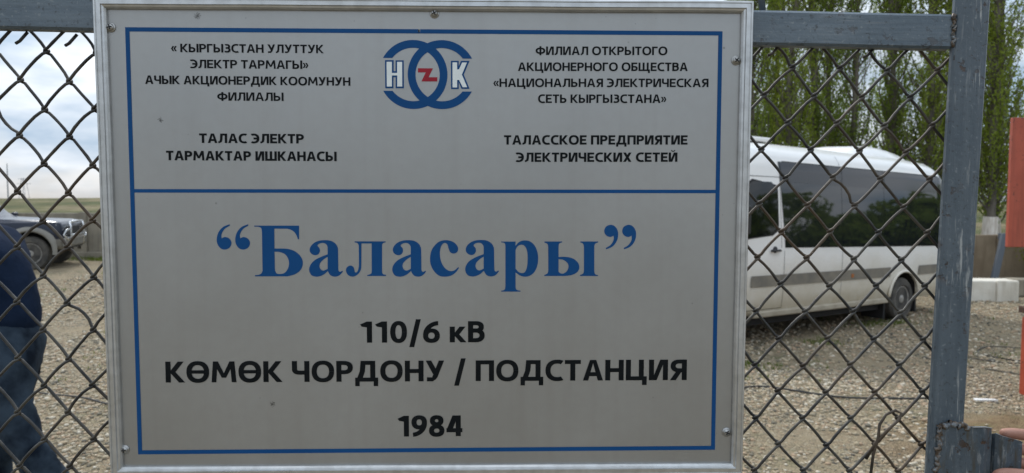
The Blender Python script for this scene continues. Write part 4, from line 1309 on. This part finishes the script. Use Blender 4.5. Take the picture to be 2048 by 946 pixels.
for s_ in (1, -1):
    for xw in (0, -2.75):
        wheel(suv, xw, s_ * .80, .385, .385, .27, s_)
        fl = MB()
        pts = [(xw + .50 * math.cos(a), .42 + .50 * math.sin(a)) for a in np.linspace(R(-8), R(188), 22)]
        pti = [(xw + .46 * math.cos(a), .42 + .46 * math.sin(a)) for a in np.linspace(R(-8), R(188), 22)]
        pto = [(xw + .60 * math.cos(a), .42 + .57 * math.sin(a)) for a in np.linspace(R(-8), R(188), 22)]
        vs_ = []
        for (a, b, c) in zip(pti, pts, pto):
            vs_ += [(a[0], s_ * .90, a[1]), (a[0], s_ * .985, a[1]), (b[0], s_ * .985, b[1]), (c[0], s_ * .925, c[1])]
        fl.add(vs_, [(i * 4 + j, i * 4 + j + 1, (i + 1) * 4 + j + 1, (i + 1) * 4 + j) for i in range(21) for j in range(3)])
        fl.build('wheel_arch_flare', M['suv_silver'], suv, smooth=True)
    hb = MB(); hb.hexa([(.60, s_ * .66, .86), (.80, s_ * .58, .86), (.52, s_ * .885, .86), (.70, s_ * .84, .86), (.56, s_ * .66, 1.04), (.775, s_ * .58, 1.02), (.50, s_ * .875, 1.05), (.66, s_ * .83, 1.03)])
    hb.build('headlight', M['lamp_glass'], suv, bevel=0.02)
    sw = MB()
    for a, b in ((-1.30, -.98), (-2.25, -1.36), (-3.30, -2.32)):
        q = []
        for x, z in ((a, 1.14), (b, 1.14), (min(b, -1.02) if b > -1 else b, 1.30 if b > -1 else 1.72), (a if a < -1.31 else -1.42, 1.72)):
            q.append((x, s_ * (.88 if z < 1.2 else .815 if z > 1.5 else .865), z))
        sw.add(q, [(0, 1, 2, 3)])
    sw.build('side_window', M['glass_clear'], suv)
    smr = MB(); smr.box(-.95, -.83, min(s_ * .93, s_ * 1.08), max(s_ * .93, s_ * 1.08), 1.10, 1.28); smr.build('mirror', M['suv_dark'], suv, bevel=.03)
bb = MB()
bb.box(.76, .98, -.84, .84, .50, .72)
bb.build('front_bumper', M['suv_silver'], suv, bevel=0.05)
bl = MB()
for yy in (-.52, .52):
    bl.tube([(.96, yy, .50), (1.03, yy, .70), (1.02, yy, .98), (.95, yy * .96, 1.13)], .038, 10)
bl.tube([(.95, -.50, 1.13), (.97, 0, 1.15), (.95, .50, 1.13)], .036, 10); bl.tube([(1.03, -.52, .76), (1.05, 0, .76), (1.03, .52, .76)], .036, 10)
for s_ in (1, -1): bl.tube([(1.02, s_ * .52, .92), (.98, s_ * .78, .90), (.88, s_ * .88, .80), (1.0, s_ * .74, .70), (1.03, s_ * .52, .70)], .034, 10)
bl.build('bull_bar', M['chrome'], suv, smooth=True)
gr = MB(); gr.box(.80, .845, -.50, .50, .74, .98); gr.build('grille', M['plastic'], suv, bevel=.01)

def squeeze(o):
    # the front overhang is short
    for ch in o.children:
        if ch.type == 'MESH' and not ch.name.startswith('wheel.') and ch.name != 'wheel':
            for v in ch.data.vertices:
                if v.co.x > .50: v.co.x = .50 + (v.co.x - .50) * .42
                if ch.name.startswith('bull_bar') and v.co.z > .9: v.co.z = .9 + (v.co.z - .9) * .75
        squeeze(ch) if not ch.name.startswith('wheel') else None
squeeze(suv)

# ------------------------------------------------------------------ people
def skinned(name, V, E, Rr, mt, parent, root=0, lev=2):
    me = bpy.data.meshes.new(name)
    me.from_pydata(V, E, [])
    o = bpy.data.objects.new(name, me); COL.objects.link(o)
    sk = o.modifiers.new('skin', 'SKIN'); sk.use_smooth_shade = True
    for i, r_ in enumerate(Rr):
        me.skin_vertices[0].data[i].radius = (r_, r_) if isinstance(r_, (int, float)) else r_
        me.skin_vertices[0].data[i].use_root = (i == root)
    sb_ = o.modifiers.new('sub', 'SUBSURF'); sb_.levels = lev; sb_.render_levels = lev
    bpy.context.view_layer.update()
    m2 = evaluated(o, name)
    bpy.data.objects.remove(o); bpy.data.meshes.remove(me)
    m2.materials.clear(); m2.materials.append(mt)
    o = bpy.data.objects.new(name, m2); COL.objects.link(o); o.parent = parent
    for p in m2.polygons: p.use_smooth = True
    return o
def wrinkle(o, amp, sc, seed=0.0):
    for v in o.data.vertices:
        q = Vector((v.co.x * sc, v.co.y * sc, v.co.z * sc * 1.8 + seed))
        v.co += v.normal * (amp * noise.noise(q) + amp * .5 * noise.noise(q * 2.3))
    o.data.update()
def head_mesh(parent, c, turn, mt_skin=None):
    """a head with brow, nose, chin, ears and eyes; c centre, turn about z (0 looks along +x)"""
    bm = bmesh.new()
    bmesh.ops.create_uvsphere(bm, u_segments=32, v_segments=24, radius=1)
    for v in bm.verts:
        x, y, z = v.co
        s_ = Vector((x * .098, y * .076, z * .122))
        if z < 0: s_.y *= 1 - .25 * (-z); s_.x += .012 * (-z) * (1 if x > 0 else .0)
        if x > .55 and abs(y) < .28 and -.42 < z < .12: s_.x += .026 * (1 - abs(y) / .28) * (.12 - z) / .54
        if x > .5 and .02 < z < .2 and .22 < abs(y) < .62: s_.x -= .010
        if x > .5 and -.62 < z < -.46 and abs(y) < .4: s_.x += .006
        v.co = s_
    me = bpy.data.meshes.new('head'); bm.to_mesh(me); bm.free()
    me.materials.append(mt_skin or M['skin'])
    o = bpy.data.objects.new('head', me); COL.objects.link(o); o.parent = parent
    o.location = c; o.rotation_euler = (0, 0, turn)
    for p in me.polygons: p.use_smooth = True
    for s_ in (1, -1):
        e = MB(); e.lathe([(.004, -.011), (.011, -.004), (.0115, 0), (.011, .004), (.004, .011)], Matrix.Translation((.080, s_ * .032, .014)), 12); e.build('eye', M['vinyl_white'], o, smooth=True)
        e = MB(); e.lathe([(.018, -.004), (.030, .0), (.026, .006), (.012, .004)], Matrix.Translation((-.004, s_ * .074, -.005)) @ Matrix.Rotation(R(-90 * s_), 4, 'X') @ Matrix.Scale(.6, 4, (1, 0, 0)), 14); e.build('ear', mt_skin or M['skin'], o, smooth=True)
    lp_ = MB(); lp_.tube([(.088, -.022, -.062), (.096, 0, -.060), (.088, .022, -.062)], .0045, 8); lp_.build('mouth', M['nail'], o, smooth=True)
    hb_ = bmesh.new(); hb_.from_mesh(me)
    dl = [v for v in hb_.verts if (v.co.x > .045 and v.co.z < .060) or v.co.z < -.045 - .25 * max(0, -v.co.x - .03) or (v.co.x > .01 and v.co.z < -.0)]
    bmesh.ops.delete(hb_, geom=dl, context='VERTS')
    for v in hb_.verts:
        v.co *= 1.075 + .03 * noise.noise(v.co * 45)
    hm = bpy.data.meshes.new('hair'); hb_.to_mesh(hm); hb_.free()
    hm.materials.clear(); hm.materials.append(M['hair'])
    ho = bpy.data.objects.new('hair', hm); COL.objects.link(ho); ho.parent = o
    for p in hm.polygons: p.use_smooth = True
    return o

# man in a navy jumper, seen from his left side and back, stepping to the left
man = thing('person', 'person in navy jumper and dark jeans walking away behind the chain link', 'person', (-2.45, 3.40, ground_z(-2.42, 3.4)))
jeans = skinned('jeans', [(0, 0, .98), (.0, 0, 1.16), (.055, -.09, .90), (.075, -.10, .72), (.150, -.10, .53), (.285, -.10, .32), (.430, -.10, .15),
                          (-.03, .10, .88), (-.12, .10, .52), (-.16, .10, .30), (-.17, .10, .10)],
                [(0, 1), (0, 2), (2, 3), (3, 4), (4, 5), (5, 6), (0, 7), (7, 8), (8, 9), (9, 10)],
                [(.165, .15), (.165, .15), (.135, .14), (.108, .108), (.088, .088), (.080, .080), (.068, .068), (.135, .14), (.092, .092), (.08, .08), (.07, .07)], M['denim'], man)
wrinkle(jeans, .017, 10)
jumper = skinned('jumper', [(.0, 0, 1.00), (0, 0, 1.18), (-.06, 0, 1.36), (-.12, 0, 1.50), (-.17, 0, 1.575),
                            (-.10, -.20, 1.47), (-.055, -.265, 1.22), (-.26, -.26, 1.08), (-.14, .19, 1.48), (-.22, .24, 1.28), (-.42, .20, 1.16)],
                 [(0, 1), (1, 2), (2, 3), (3, 4), (3, 5), (5, 6), (6, 7), (3, 8), (8, 9), (9, 10)],
                 [(.175, .165), (.172, .168), (.168, .18), (.135, .16), (.075, .08), (.085, .085), (.068, .068), (.05, .05), (.085, .085), (.068, .068), (.05, .05)], M['sweater'], man)
wrinkle(jumper, .014, 8, 4.0)
body = skinned('body', [(-.16, 0, 1.50), (-.20, 0, 1.60), (-.225, 0, 1.68), (-.10, -.18, 1.46), (-.055, -.265, 1.22), (-.30, -.26, 1.06), (-.38, -.25, 1.03), (-.14, .17, 1.46), (-.23, .24, 1.27), (-.46, .19, 1.14), (-.54, .18, 1.12)],
               [(0, 1), (1, 2), (0, 3), (3, 4), (4, 5), (5, 6), (0, 7), (7, 8), (8, 9), (9, 10)], [.06, .058, .06, .05, .04, .03, .026, .05, .04, .03, .026], M['skin'], man)
head_mesh(man, (-.265, 0, 1.755), R(180))
for (x, y, z, tl) in ((.430, -.10, .0, .55), (-.19, .10, .0, 0)):
    sh = MB(); sh.prism([(.07, .015), (.075, .075), (.02, .11), (-.06, .10), (-.18, .05), (-.205, .02), (-.19, .0), (.05, .0)], -.045, .045, Matrix.Translation((x, y, z + (.06 if tl else 0))) @ Matrix.Rotation(-tl, 4, 'Y'))
    sh.build('shoe', M['shoe'], man, bevel=.012)
# person just outside the picture on the right, whose hand holds the latch
hx, hy, hz = 1.62, 0.62, 0.0
holder = thing('person', 'person whose bare thumb and fingers grip the gate latch', 'person', (hx, hy, 0))
HM = Matrix.Translation((-hx, -hy, 0)) @ Matrix.Translation((PITCH_SIGN[0], PITCH_SIGN[1], 0)) @ Matrix.Rotation(YAW, 4, 'Z')
def hp(u, y, v): return tuple(HM @ Vector((u, y, v + GZ)))
def chain(pts, rs):
    return skinned('hand', [hp(*q) for q in pts], [(k, k + 1) for k in range(len(pts) - 1)], rs, M['skin'], holder, 0, 2)
parts_ = [chain([(1.235, -.02, -.480), (1.160, -.006, -.428), (1.125, .004, -.404), (1.088, .014, -.386), (1.052, .026, -.374), (1.036, .030, -.372)], [.030, .026, (.026, .034), (.024, .040), (.022, .040), (.016, .034)]),
          chain([(1.075, .024, -.352), (1.040, .044, -.338), (1.010, .058, -.330), (.980, .059, -.3265), (.959, .053, -.3245)], [.0125, .0118, .0105, .0098, .0080]),
          chain([(1.075, .024, -.368), (1.036, .046, -.360), (1.000, .064, -.355), (.972, .061, -.353), (.955, .052, -.353)], [.0125, .0118, .0105, .0095, .0080]),
          chain([(1.075, .024, -.386), (1.036, .045, -.382), (1.002, .062, -.379), (.978, .059, -.377), (.962, .050, -.377)], [.0120, .0112, .0100, .0090, .0075]),
          chain([(1.075, .022, -.402), (1.040, .040, -.402), (1.012, .055, -.400), (.992, .053, -.398), (.980, .046, -.398)], [.0105, .0100, .0085, .0080, .0068]),
          chain([(1.120, .000, -.404), (1.070, -.008, -.398), (1.012, -.006, -.386), (.968, .002, -.379), (.932, .007, -.3775), (.9125, .0065, -.380)], [.022, .0195, .0155, .0128, .0126, .0092])]
bmh = bmesh.new()
for q in parts_: bmh.from_mesh(q.data)
hm_ = bpy.data.meshes.new('hand'); bmh.to_mesh(hm_); bmh.free()
hm_.materials.append(M['skin'])
for q in parts_: bpy.data.objects.remove(q)
hand = bpy.data.objects.new('hand', hm_); COL.objects.link(hand); hand.parent = holder
for q in hm_.polygons: q.use_smooth = True
nl = MB()
nl.lathe([(.0075, -.001), (.0078, .0006), (.006, .0022)], Matrix.Translation(hp(.916, -.0035, -.379)) @ Matrix.Rotation(YAW, 4, 'Z') @ Matrix.Rotation(R(90), 4, 'X') @ Matrix.Scale(1.35, 4, (1, 0, 0)), 14)
nl.build('thumbnail', M['nail'], hand, smooth=True)
sl = skinned('jacket', [(0, 0, .98), (0, .0, 1.20), (0, .0, 1.42), (0, .0, 1.50), (-.17, .08, 1.42), tuple(Vector((-.20, .26, 1.13))), tuple(Vector(hp(1.185, -.012, -.448))),
                        (.17, -.05, 1.42), (.22, -.04, 1.14), (.18, -.02, .92)],
             [(0, 1), (1, 2), (2, 3), (2, 4), (4, 5), (5, 6), (2, 7), (7, 8), (8, 9)],
             [(.165, .13), (.165, .13), (.165, .12), .08, .075, .06, .044, .075, .06, .045], M['jacket'], holder, 1)
skinned('body', [(0, 0, 1.44), (0, 0, 1.54), (0, .01, 1.62), (.20, -.02, 1.0), (.18, -.01, .86), (.175, 0, .80)], [(0, 1), (1, 2), (3, 4), (4, 5)], [.06, .056, .06, .04, .032, .028], M['skin'], holder) if False else \
skinned('body', [(0, 0, 1.44), (0, 0, 1.54), (0, .01, 1.62)], [(0, 1), (1, 2)], [.06, .056, .06], M['skin'], holder)
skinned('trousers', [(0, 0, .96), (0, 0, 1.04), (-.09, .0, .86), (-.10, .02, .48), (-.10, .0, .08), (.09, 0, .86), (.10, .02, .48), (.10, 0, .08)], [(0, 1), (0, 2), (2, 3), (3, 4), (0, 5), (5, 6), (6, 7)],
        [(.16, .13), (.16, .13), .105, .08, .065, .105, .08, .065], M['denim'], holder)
head_mesh(holder, (0, .015, 1.70), R(120))
for xx in (-.10, .10):
    sh = MB(); sh.prism([(.07, .0), (.075, .08), (0, .1), (-.08, .08), (-.19, .05), (-.2, .0)], -.045, .045, Matrix.Translation((xx, 0, 0)) @ Matrix.Rotation(R(-90), 4, 'Z')); sh.build('shoe', M['shoe'], holder, bevel=.012)
# ------------------------------------------------------------------ trees
def leaf_cloud(P, size, rng, stretch=1.5, droop=0.0):
    """quads of random turn at the points P"""
    n = len(P)
    a = rng.normal(size=(n, 3)); a /= np.linalg.norm(a, axis=1)[:, None]
    b = rng.normal(size=(n, 3)); b -= a * (a * b).sum(1)[:, None]; b /= np.linalg.norm(b, axis=1)[:, None]
    a[:, 2] *= 1.6; a /= np.linalg.norm(a, axis=1)[:, None]
    s_ = size * rng.uniform(.6, 1.3, n)[:, None]
    a, b = a * s_ * stretch, b * s_
    V = np.empty((n, 4, 3)); V[:, 0] = P - a; V[:, 1] = P - b * .8; V[:, 2] = P + a; V[:, 3] = P + b * .8
    return V.reshape(-1, 3), np.arange(4 * n).reshape(n, 4)

def poplar_parts(seed, H, rad, low, nb, per, lm, wash):
    rng = np.random.default_rng(seed)
    rnd = random.Random(seed)
    root = thing('poplar_tree', 'x', 'tree')
    tr = MB()
    path, rr = [], []
    for k in range(14):
        t = k / 13
        path.append((.06 * math.sin(k * .9 + seed), .06 * math.cos(k * .7 + seed), -0.4 + (H + .4) * t)); rr.append(.115 * (1 - t) ** .8 + .012)
    tr.tube(path, rr, 9)
    limbs = MB()
    P = []
    for b in range(nb):
        z0 = low + (H * .92 - low) * rnd.random() ** 1.15
        az = rnd.uniform(0, 2 * math.pi)
        L = rnd.uniform(1.0, 2.6) * (1 - .45 * z0 / H)
        out = rad * rnd.uniform(.35, 1.05) * (1 - .5 * max(0, z0 - H * .5) / (H * .5))
        pts = []
        for k in range(7):
            t = k / 6
            o_ = out * (1 - (1 - t) ** 2.2)
            pts.append((o_ * math.cos(az) + .05 * math.sin(t * 5 + b), o_ * math.sin(az) + .05 * math.cos(t * 4 + b), z0 + L * t))
        limbs.tube(pts, [.022 * (1 - k / 7) + .004 for k in range(7)], 4, caps=False)
        m_ = rnd.randint(int(per * .6), int(per * 1.4))
        ts = rng.uniform(.12, 1.05, m_) * 6
        i0 = np.clip(ts.astype(int), 0, 5); f_ = (ts - i0)[:, None]
        A = np.array(pts)
        Q = A[i0] + (A[i0 + 1] - A[i0]) * f_
        # leaves hang in narrow upright sprays
        Q = Q + rng.normal(size=(m_, 3)) * np.array([.055, .055, .16])
        P.append(Q)
    P = np.concatenate(P)
    V, F = leaf_cloud(P, .030, rng)
    tk = tr.build('trunk', [M['bark']], root, smooth=True)
    if wash:
        wsh = MB(); wsh.tube([(path[0][0], path[0][1], -.4), (path[1][0] * .5, path[1][1] * .5, .45), (path[1][0], path[1][1], 1.35)], [.225, .215, .195], 12)
        wsh.build('limewash_band', M['limewash'], tk, smooth=True)
    limbs.build('limbs', M['bark'], root, smooth=True, normals=False)
    cr_ = np_mesh('crown', V, F, lm, root)
    return root
def copy_tree(o, parent=None):
    c = o.copy(); COL.objects.link(c)
    if parent: c.parent = parent
    for ch in list(o.children):
        copy_tree(ch, c)
    return c
protos = [poplar_parts(21, 14.0, .74, .9, 160, 100, M['leaf_a'], True), poplar_parts(22, 13.0, .84, 1.3, 160, 100, M['leaf_b'], True),
          poplar_parts(23, 15.0, .70, 1.1, 150, 95, M['leaf_a'], False), poplar_parts(24, 13.5, .80, 1.4, 160, 95, M['leaf_b'], True)]
spots = [
    (7.6, 22.6, 0, 1.00, 'dark green poplar next to the signboard frame, behind the minibus front roof'),
    (8.7, 22.2, 1, 0.98, 'light green poplar above the front roof hatch of the minibus'),
    (9.7, 22.9, 2, 1.02, 'tall dark green poplar behind the middle of the minibus roof'),
    (10.6, 22.3, 0, 0.95, 'dark green poplar before the sky gap over the minibus roof'),
    (12.1, 22.8, 2, 1.00, 'slender dark poplar between the sky gap and the roof air conditioner'),
    (12.9, 22.2, 1, 1.04, 'light yellow green poplar behind the roof air conditioner of the minibus'),
    (13.75, 22.7, 3, 0.96, 'light green poplar between the minibus tail and the gate post'),
    (14.75, 22.0, 3, 1.05, 'poplar with a broad limewashed trunk seen past the gate post'),
    (15.6, 22.9, 0, 1.02, 'dark poplar between the limewashed trunk and the red board'),
    (17.0, 22.3, 2, 1.00, 'dark poplar behind the orange red board'),
    (8.1, 25.2, 2, 1.05, 'dark poplar in the rear row by the signboard frame'),
    (9.4, 25.6, 3, 1.0, 'light poplar in the rear row over the minibus front'),
    (11.2, 25.4, 0, 1.05, 'dark poplar in the rear row seen low in the sky gap'),
    (13.4, 25.3, 2, 1.0, 'dark poplar in the rear row behind the minibus tail'),
    (16.1, 25.5, 1, 1.05, 'light poplar in the rear row between limewashed trunk and red board'),
    (18.6, 24.8, 0, 1.0, 'dark poplar in the rear row beyond the red board')
]
used = set()
for i, (x, y, pk_, sc_, lab) in enumerate(spots):
    if pk_ in used:
        o = copy_tree(protos[pk_])
    else:
        o = protos[pk_]; used.add(pk_)
    o.location = (x, y, ground_z(x, y) - .02)
    o.rotation_euler = (random.uniform(-.02, .02), random.uniform(-.02, .02), random.uniform(0, 6.28))
    o.scale = (sc_, sc_, sc_ * random.uniform(.95, 1.05))
    o['label'] = lab
    o['group'] = 'poplars in the row behind the minibus'

# shrub in front of the brown wall
rng = np.random.default_rng(5)
shb = thing('shrub', 'yellow green leafy shrub against the brown wall below the red board', 'shrub', (11.55, 15.3, -.32))
st = MB()
P = []
for k in range(26):
    az = random.uniform(0, 6.28); r_ = random.uniform(.2, .55); h_ = random.uniform(.6, 1.35)
    pts = [(r_ * t * math.cos(az) * (.4 + .6 * t), r_ * t * math.sin(az) * (.4 + .6 * t), h_ * t) for t in (0, .25, .5, .75, 1)]
    st.tube(pts, [.012, .010, .008, .006, .003], 4)
    A = np.array(pts); ts = rng.uniform(.8, 4, 85); i0 = np.clip(ts.astype(int), 0, 3)
    P.append(A[i0] + (A[i0 + 1] - A[i0]) * (ts - i0)[:, None] + rng.normal(size=(85, 3)) * .06)
st.build('stems', M['bark'], shb)
V, F = leaf_cloud(np.concatenate(P), .026, rng, 1.4)
np_mesh('crown', V, F, M['leaf_c'], shb)

# woods along the right side of the yard, outside the picture, mirrored in the minibus windows
P = []
for k in range(26):
    yy = -14 + k * 1.9 + random.uniform(-.6, .6); xx = 30 + random.uniform(-2, 3); hh = random.uniform(2.0, 4.6); rr_ = random.uniform(1.4, 2.6)
    q = rng.normal(size=(1500, 3)); q /= np.linalg.norm(q, axis=1)[:, None]
    q *= rng.uniform(.55, 1.0, 1500)[:, None] ** .5
    lump = 1 + .25 * np.sin(q[:, 0] * 5 + k) * np.cos(q[:, 2] * 6 + k)
    P.append(np.stack([xx + q[:, 0] * rr_ * lump, yy + q[:, 1] * rr_ * lump, hh * .5 + q[:, 2] * hh * .52 * lump], 1))
V, F = leaf_cloud(np.concatenate(P), .17, rng, 1.3)
wo_ = np_mesh('woods', V, F, M['leaf_a'])
tag(wo_, kind='stuff')

# ------------------------------------------------------------------ loose stones, grass tufts
ico = bmesh.new(); bmesh.ops.create_icosphere(ico, subdivisions=1, radius=1)
IV = np.array([v.co[:] for v in ico.verts]); IF = np.array([[v.index for v in f.verts] for f in ico.faces]); ico.free()
rng = np.random.default_rng(8)
def scatter(n, x0, x1, y0, y1, smin, smax, keep):
    out = []
    while len(out) < n:
        x = rng.uniform(x0, x1); y = rng.uniform(y0, y1)
        if keep(x, y): out.append((x, y, rng.uniform(smin, smax) * (1 + .8 * (rng.random() ** 6))))
    return out
def in_view(x, y):
    if abs(x) > .80 * y + .5: return False
    e = math.hypot((x - 4.3) * .5, (y - 4.8)) + .7 * noise.noise(Vector((x * .9, y * .9, 5)))
    if e < .80 and random.random() < .93: return False
    if -.36 * y + .35 < x < .31 * y - .35: return random.random() < .03       # hidden behind the signboard
    return random.random() < .35 + 1.0 * noise.noise(Vector((x * .8, y * .8, 0))) + .35
st_ = scatter(20000, -5.5, 6.5, 3.6, 8.0, .008, .017, in_view) + scatter(15000, -9, 11, 8.0, 15.0, .012, .024, in_view)
n = len(st_)
S3 = np.array(st_)
sc3 = S3[:, 2:3] * rng.uniform(.7, 1.25, (n, 3)); sc3[:, 2] *= .65
an = rng.uniform(0, 6.28, n); ca, sa = np.cos(an), np.sin(an)
T = IV[None] * sc3[:, None, :] * rng.uniform(.85, 1.12, (n, len(IV), 1))
X = T[:, :, 0] * ca[:, None] - T[:, :, 1] * sa[:, None]; Y = T[:, :, 0] * sa[:, None] + T[:, :, 1] * ca[:, None]
Z0 = np.array([ground_z(a, b) for a, b, _ in st_])
T = np.stack([X + S3[:, 0:1], Y + S3[:, 1:2], T[:, :, 2] + Z0[:, None] + S3[:, 2:3] * .25], 2)
FF = (IF[None] + (np.arange(n) * len(IV))[:, None, None]).reshape(-1, 3)
tag(np_mesh('gravel', T.reshape(-1, 3), FF, M['stone'], smooth=True), kind='stuff')

gr_spots = []
for _ in range(900):
    x = rng.uniform(-9, 11); y = rng.uniform(4.0, 18.4)
    if abs(x) > .78 * y or (-.34 * y < x < .30 * y): continue
    if noise.noise(Vector((x * .55 + 7, y * .55, 2))) < .12 and y < 17.6: continue
    gr_spots.append((x, y))
for _ in range(420):
    gr_spots.append((rng.uniform(-16, -6), rng.uniform(17.9, 18.8)))
for (cx_, cy_) in ((2.75, 8.05), (4.3, 9.6), (5.6, 11.0), (6.1, 11.1), (2.2, 7.3)):
    for _ in range(26): gr_spots.append((cx_ + rng.normal() * .16, cy_ + rng.normal() * .13))
GV = []
for (x, y) in gr_spots:
    z = ground_z(x, y); m_ = 9
    for _ in range(m_):
        a = rng.uniform(0, 6.28); h_ = rng.uniform(.02, .065) * (1.6 if y > 17.5 else 1); w_ = .004 * (1 + y * .06)
        bx, by = x + rng.normal() * .04, y + rng.normal() * .04
        lx, ly = math.cos(a) * h_ * .6, math.sin(a) * h_ * .6
        GV.append([(bx - w_ * math.sin(a), by + w_ * math.cos(a), z - .005), (bx + w_ * math.sin(a), by - w_ * math.cos(a), z - .005), (bx + lx, by + ly, z + h_)])
GV = np.array(GV)
tag(np_mesh('grass', GV.reshape(-1, 3), np.arange(len(GV) * 3).reshape(-1, 3), M['grass']), kind='stuff')

# ------------------------------------------------------------------ cables and scraps on the gravel, masts far off
def ground_cable(label, pts, r_=.009, closed=False):
    out = []
    n = len(pts)
    for i in range(n - 1):
        for s_ in range(6):
            t = s_ / 6
            p0, p1, p2, p3 = pts[max(i - 1, 0)], pts[i], pts[i + 1], pts[min(i + 2, n - 1)]
            f = lambda a, b, c, d: .5 * (2 * b + (c - a) * t + (2 * a - 5 * b + 4 * c - d) * t * t + (-a + 3 * b - 3 * c + d) * t ** 3)
            x, y = f(p0[0], p1[0], p2[0], p3[0]), f(p0[1], p1[1], p2[1], p3[1])
            out.append((x, y, ground_z(x, y) + r_ + .008))
    mb = MB(); mb.tube(out, r_, 8)
    tag(mb.build('cable', M['cable'], None, smooth=True), label, 'cable')
ground_cable('black cable winding across the gravel in front of the minibus', [(1.2, 6.15), (1.9, 6.25), (2.25, 6.62), (2.55, 6.68), (3.0, 6.42), (3.7, 6.40), (4.1, 6.55)])
ground_cable('thin dark cable across the gravel behind the person in the navy jumper', [(-5.2, 6.6), (-4.2, 6.05), (-3.6, 5.85), (-3.15, 5.62), (-2.3, 5.5)], .007)
ground_cable('loose coil of black wire on the gravel between gate post and sand box', [(5.4, 8.0), (5.75, 7.6), (6.2, 7.7), (6.3, 8.3), (5.95, 8.9), (6.4, 9.4), (6.9, 9.1), (6.6, 8.5), (5.9, 8.4), (5.6, 8.8)], .006)
sc_ = MB(); sc_.hexa([(-.10, -.02, 0), (.10, -.025, 0), (-.09, .03, 0), (.09, .02, 0), (-.10, -.02, .012), (.10, -.025, .016), (-.09, .03, .014), (.09, .02, .010)])
so = sc_.build('paper_scrap', M['paper'], None, loc=(4.28, 6.32, ground_z(4.28, 6.32) + .012)); tag(so, 'small white scrap lying on the earth beside the red sand box', 'scrap')

mb = MB(); mb.tube([(0, 0, -1), (0, 0, 2.4), (0.02, 0, 4.4)], [.075, .06, .035], 8)
tag(mb.build('mast', M['galv'], None, loc=(-49.6, 70, .3)), 'thin grey mast on the skyline of the grassy bank', 'mast')
pyl = thing('pylon', 'faint lattice power pylon far behind the grassy bank', 'pylon', (-102.9, 150, -1.5))
mb = MB()
for s_ in (1, -1):
    for q in (1, -1): mb.tube([(s_ * 1.1, q * 1.1, -2), (s_ * .25, q * .25, 6.6)], .04, 4)
for k in range(6):
    z0, z1 = k * 1.1, (k + 1) * 1.1
    w0, w1 = 1.1 - .85 * z0 / 6.6, 1.1 - .85 * z1 / 6.6
    mb.tube([(-w0, -w0, z0), (w1, -w1, z1)], .025, 4); mb.tube([(w0, -w0, z0), (-w1, -w1, z1)], .025, 4)
mb.build('lattice', M['galv'], pyl)
mb = MB(); mb.tube([(-1.5, 0, 5.4), (1.5, 0, 5.4)], .05, 4); mb.tube([(-1.1, 0, 6.4), (1.1, 0, 6.4)], .05, 4); mb.build('cross_arm', M['galv'], pyl)
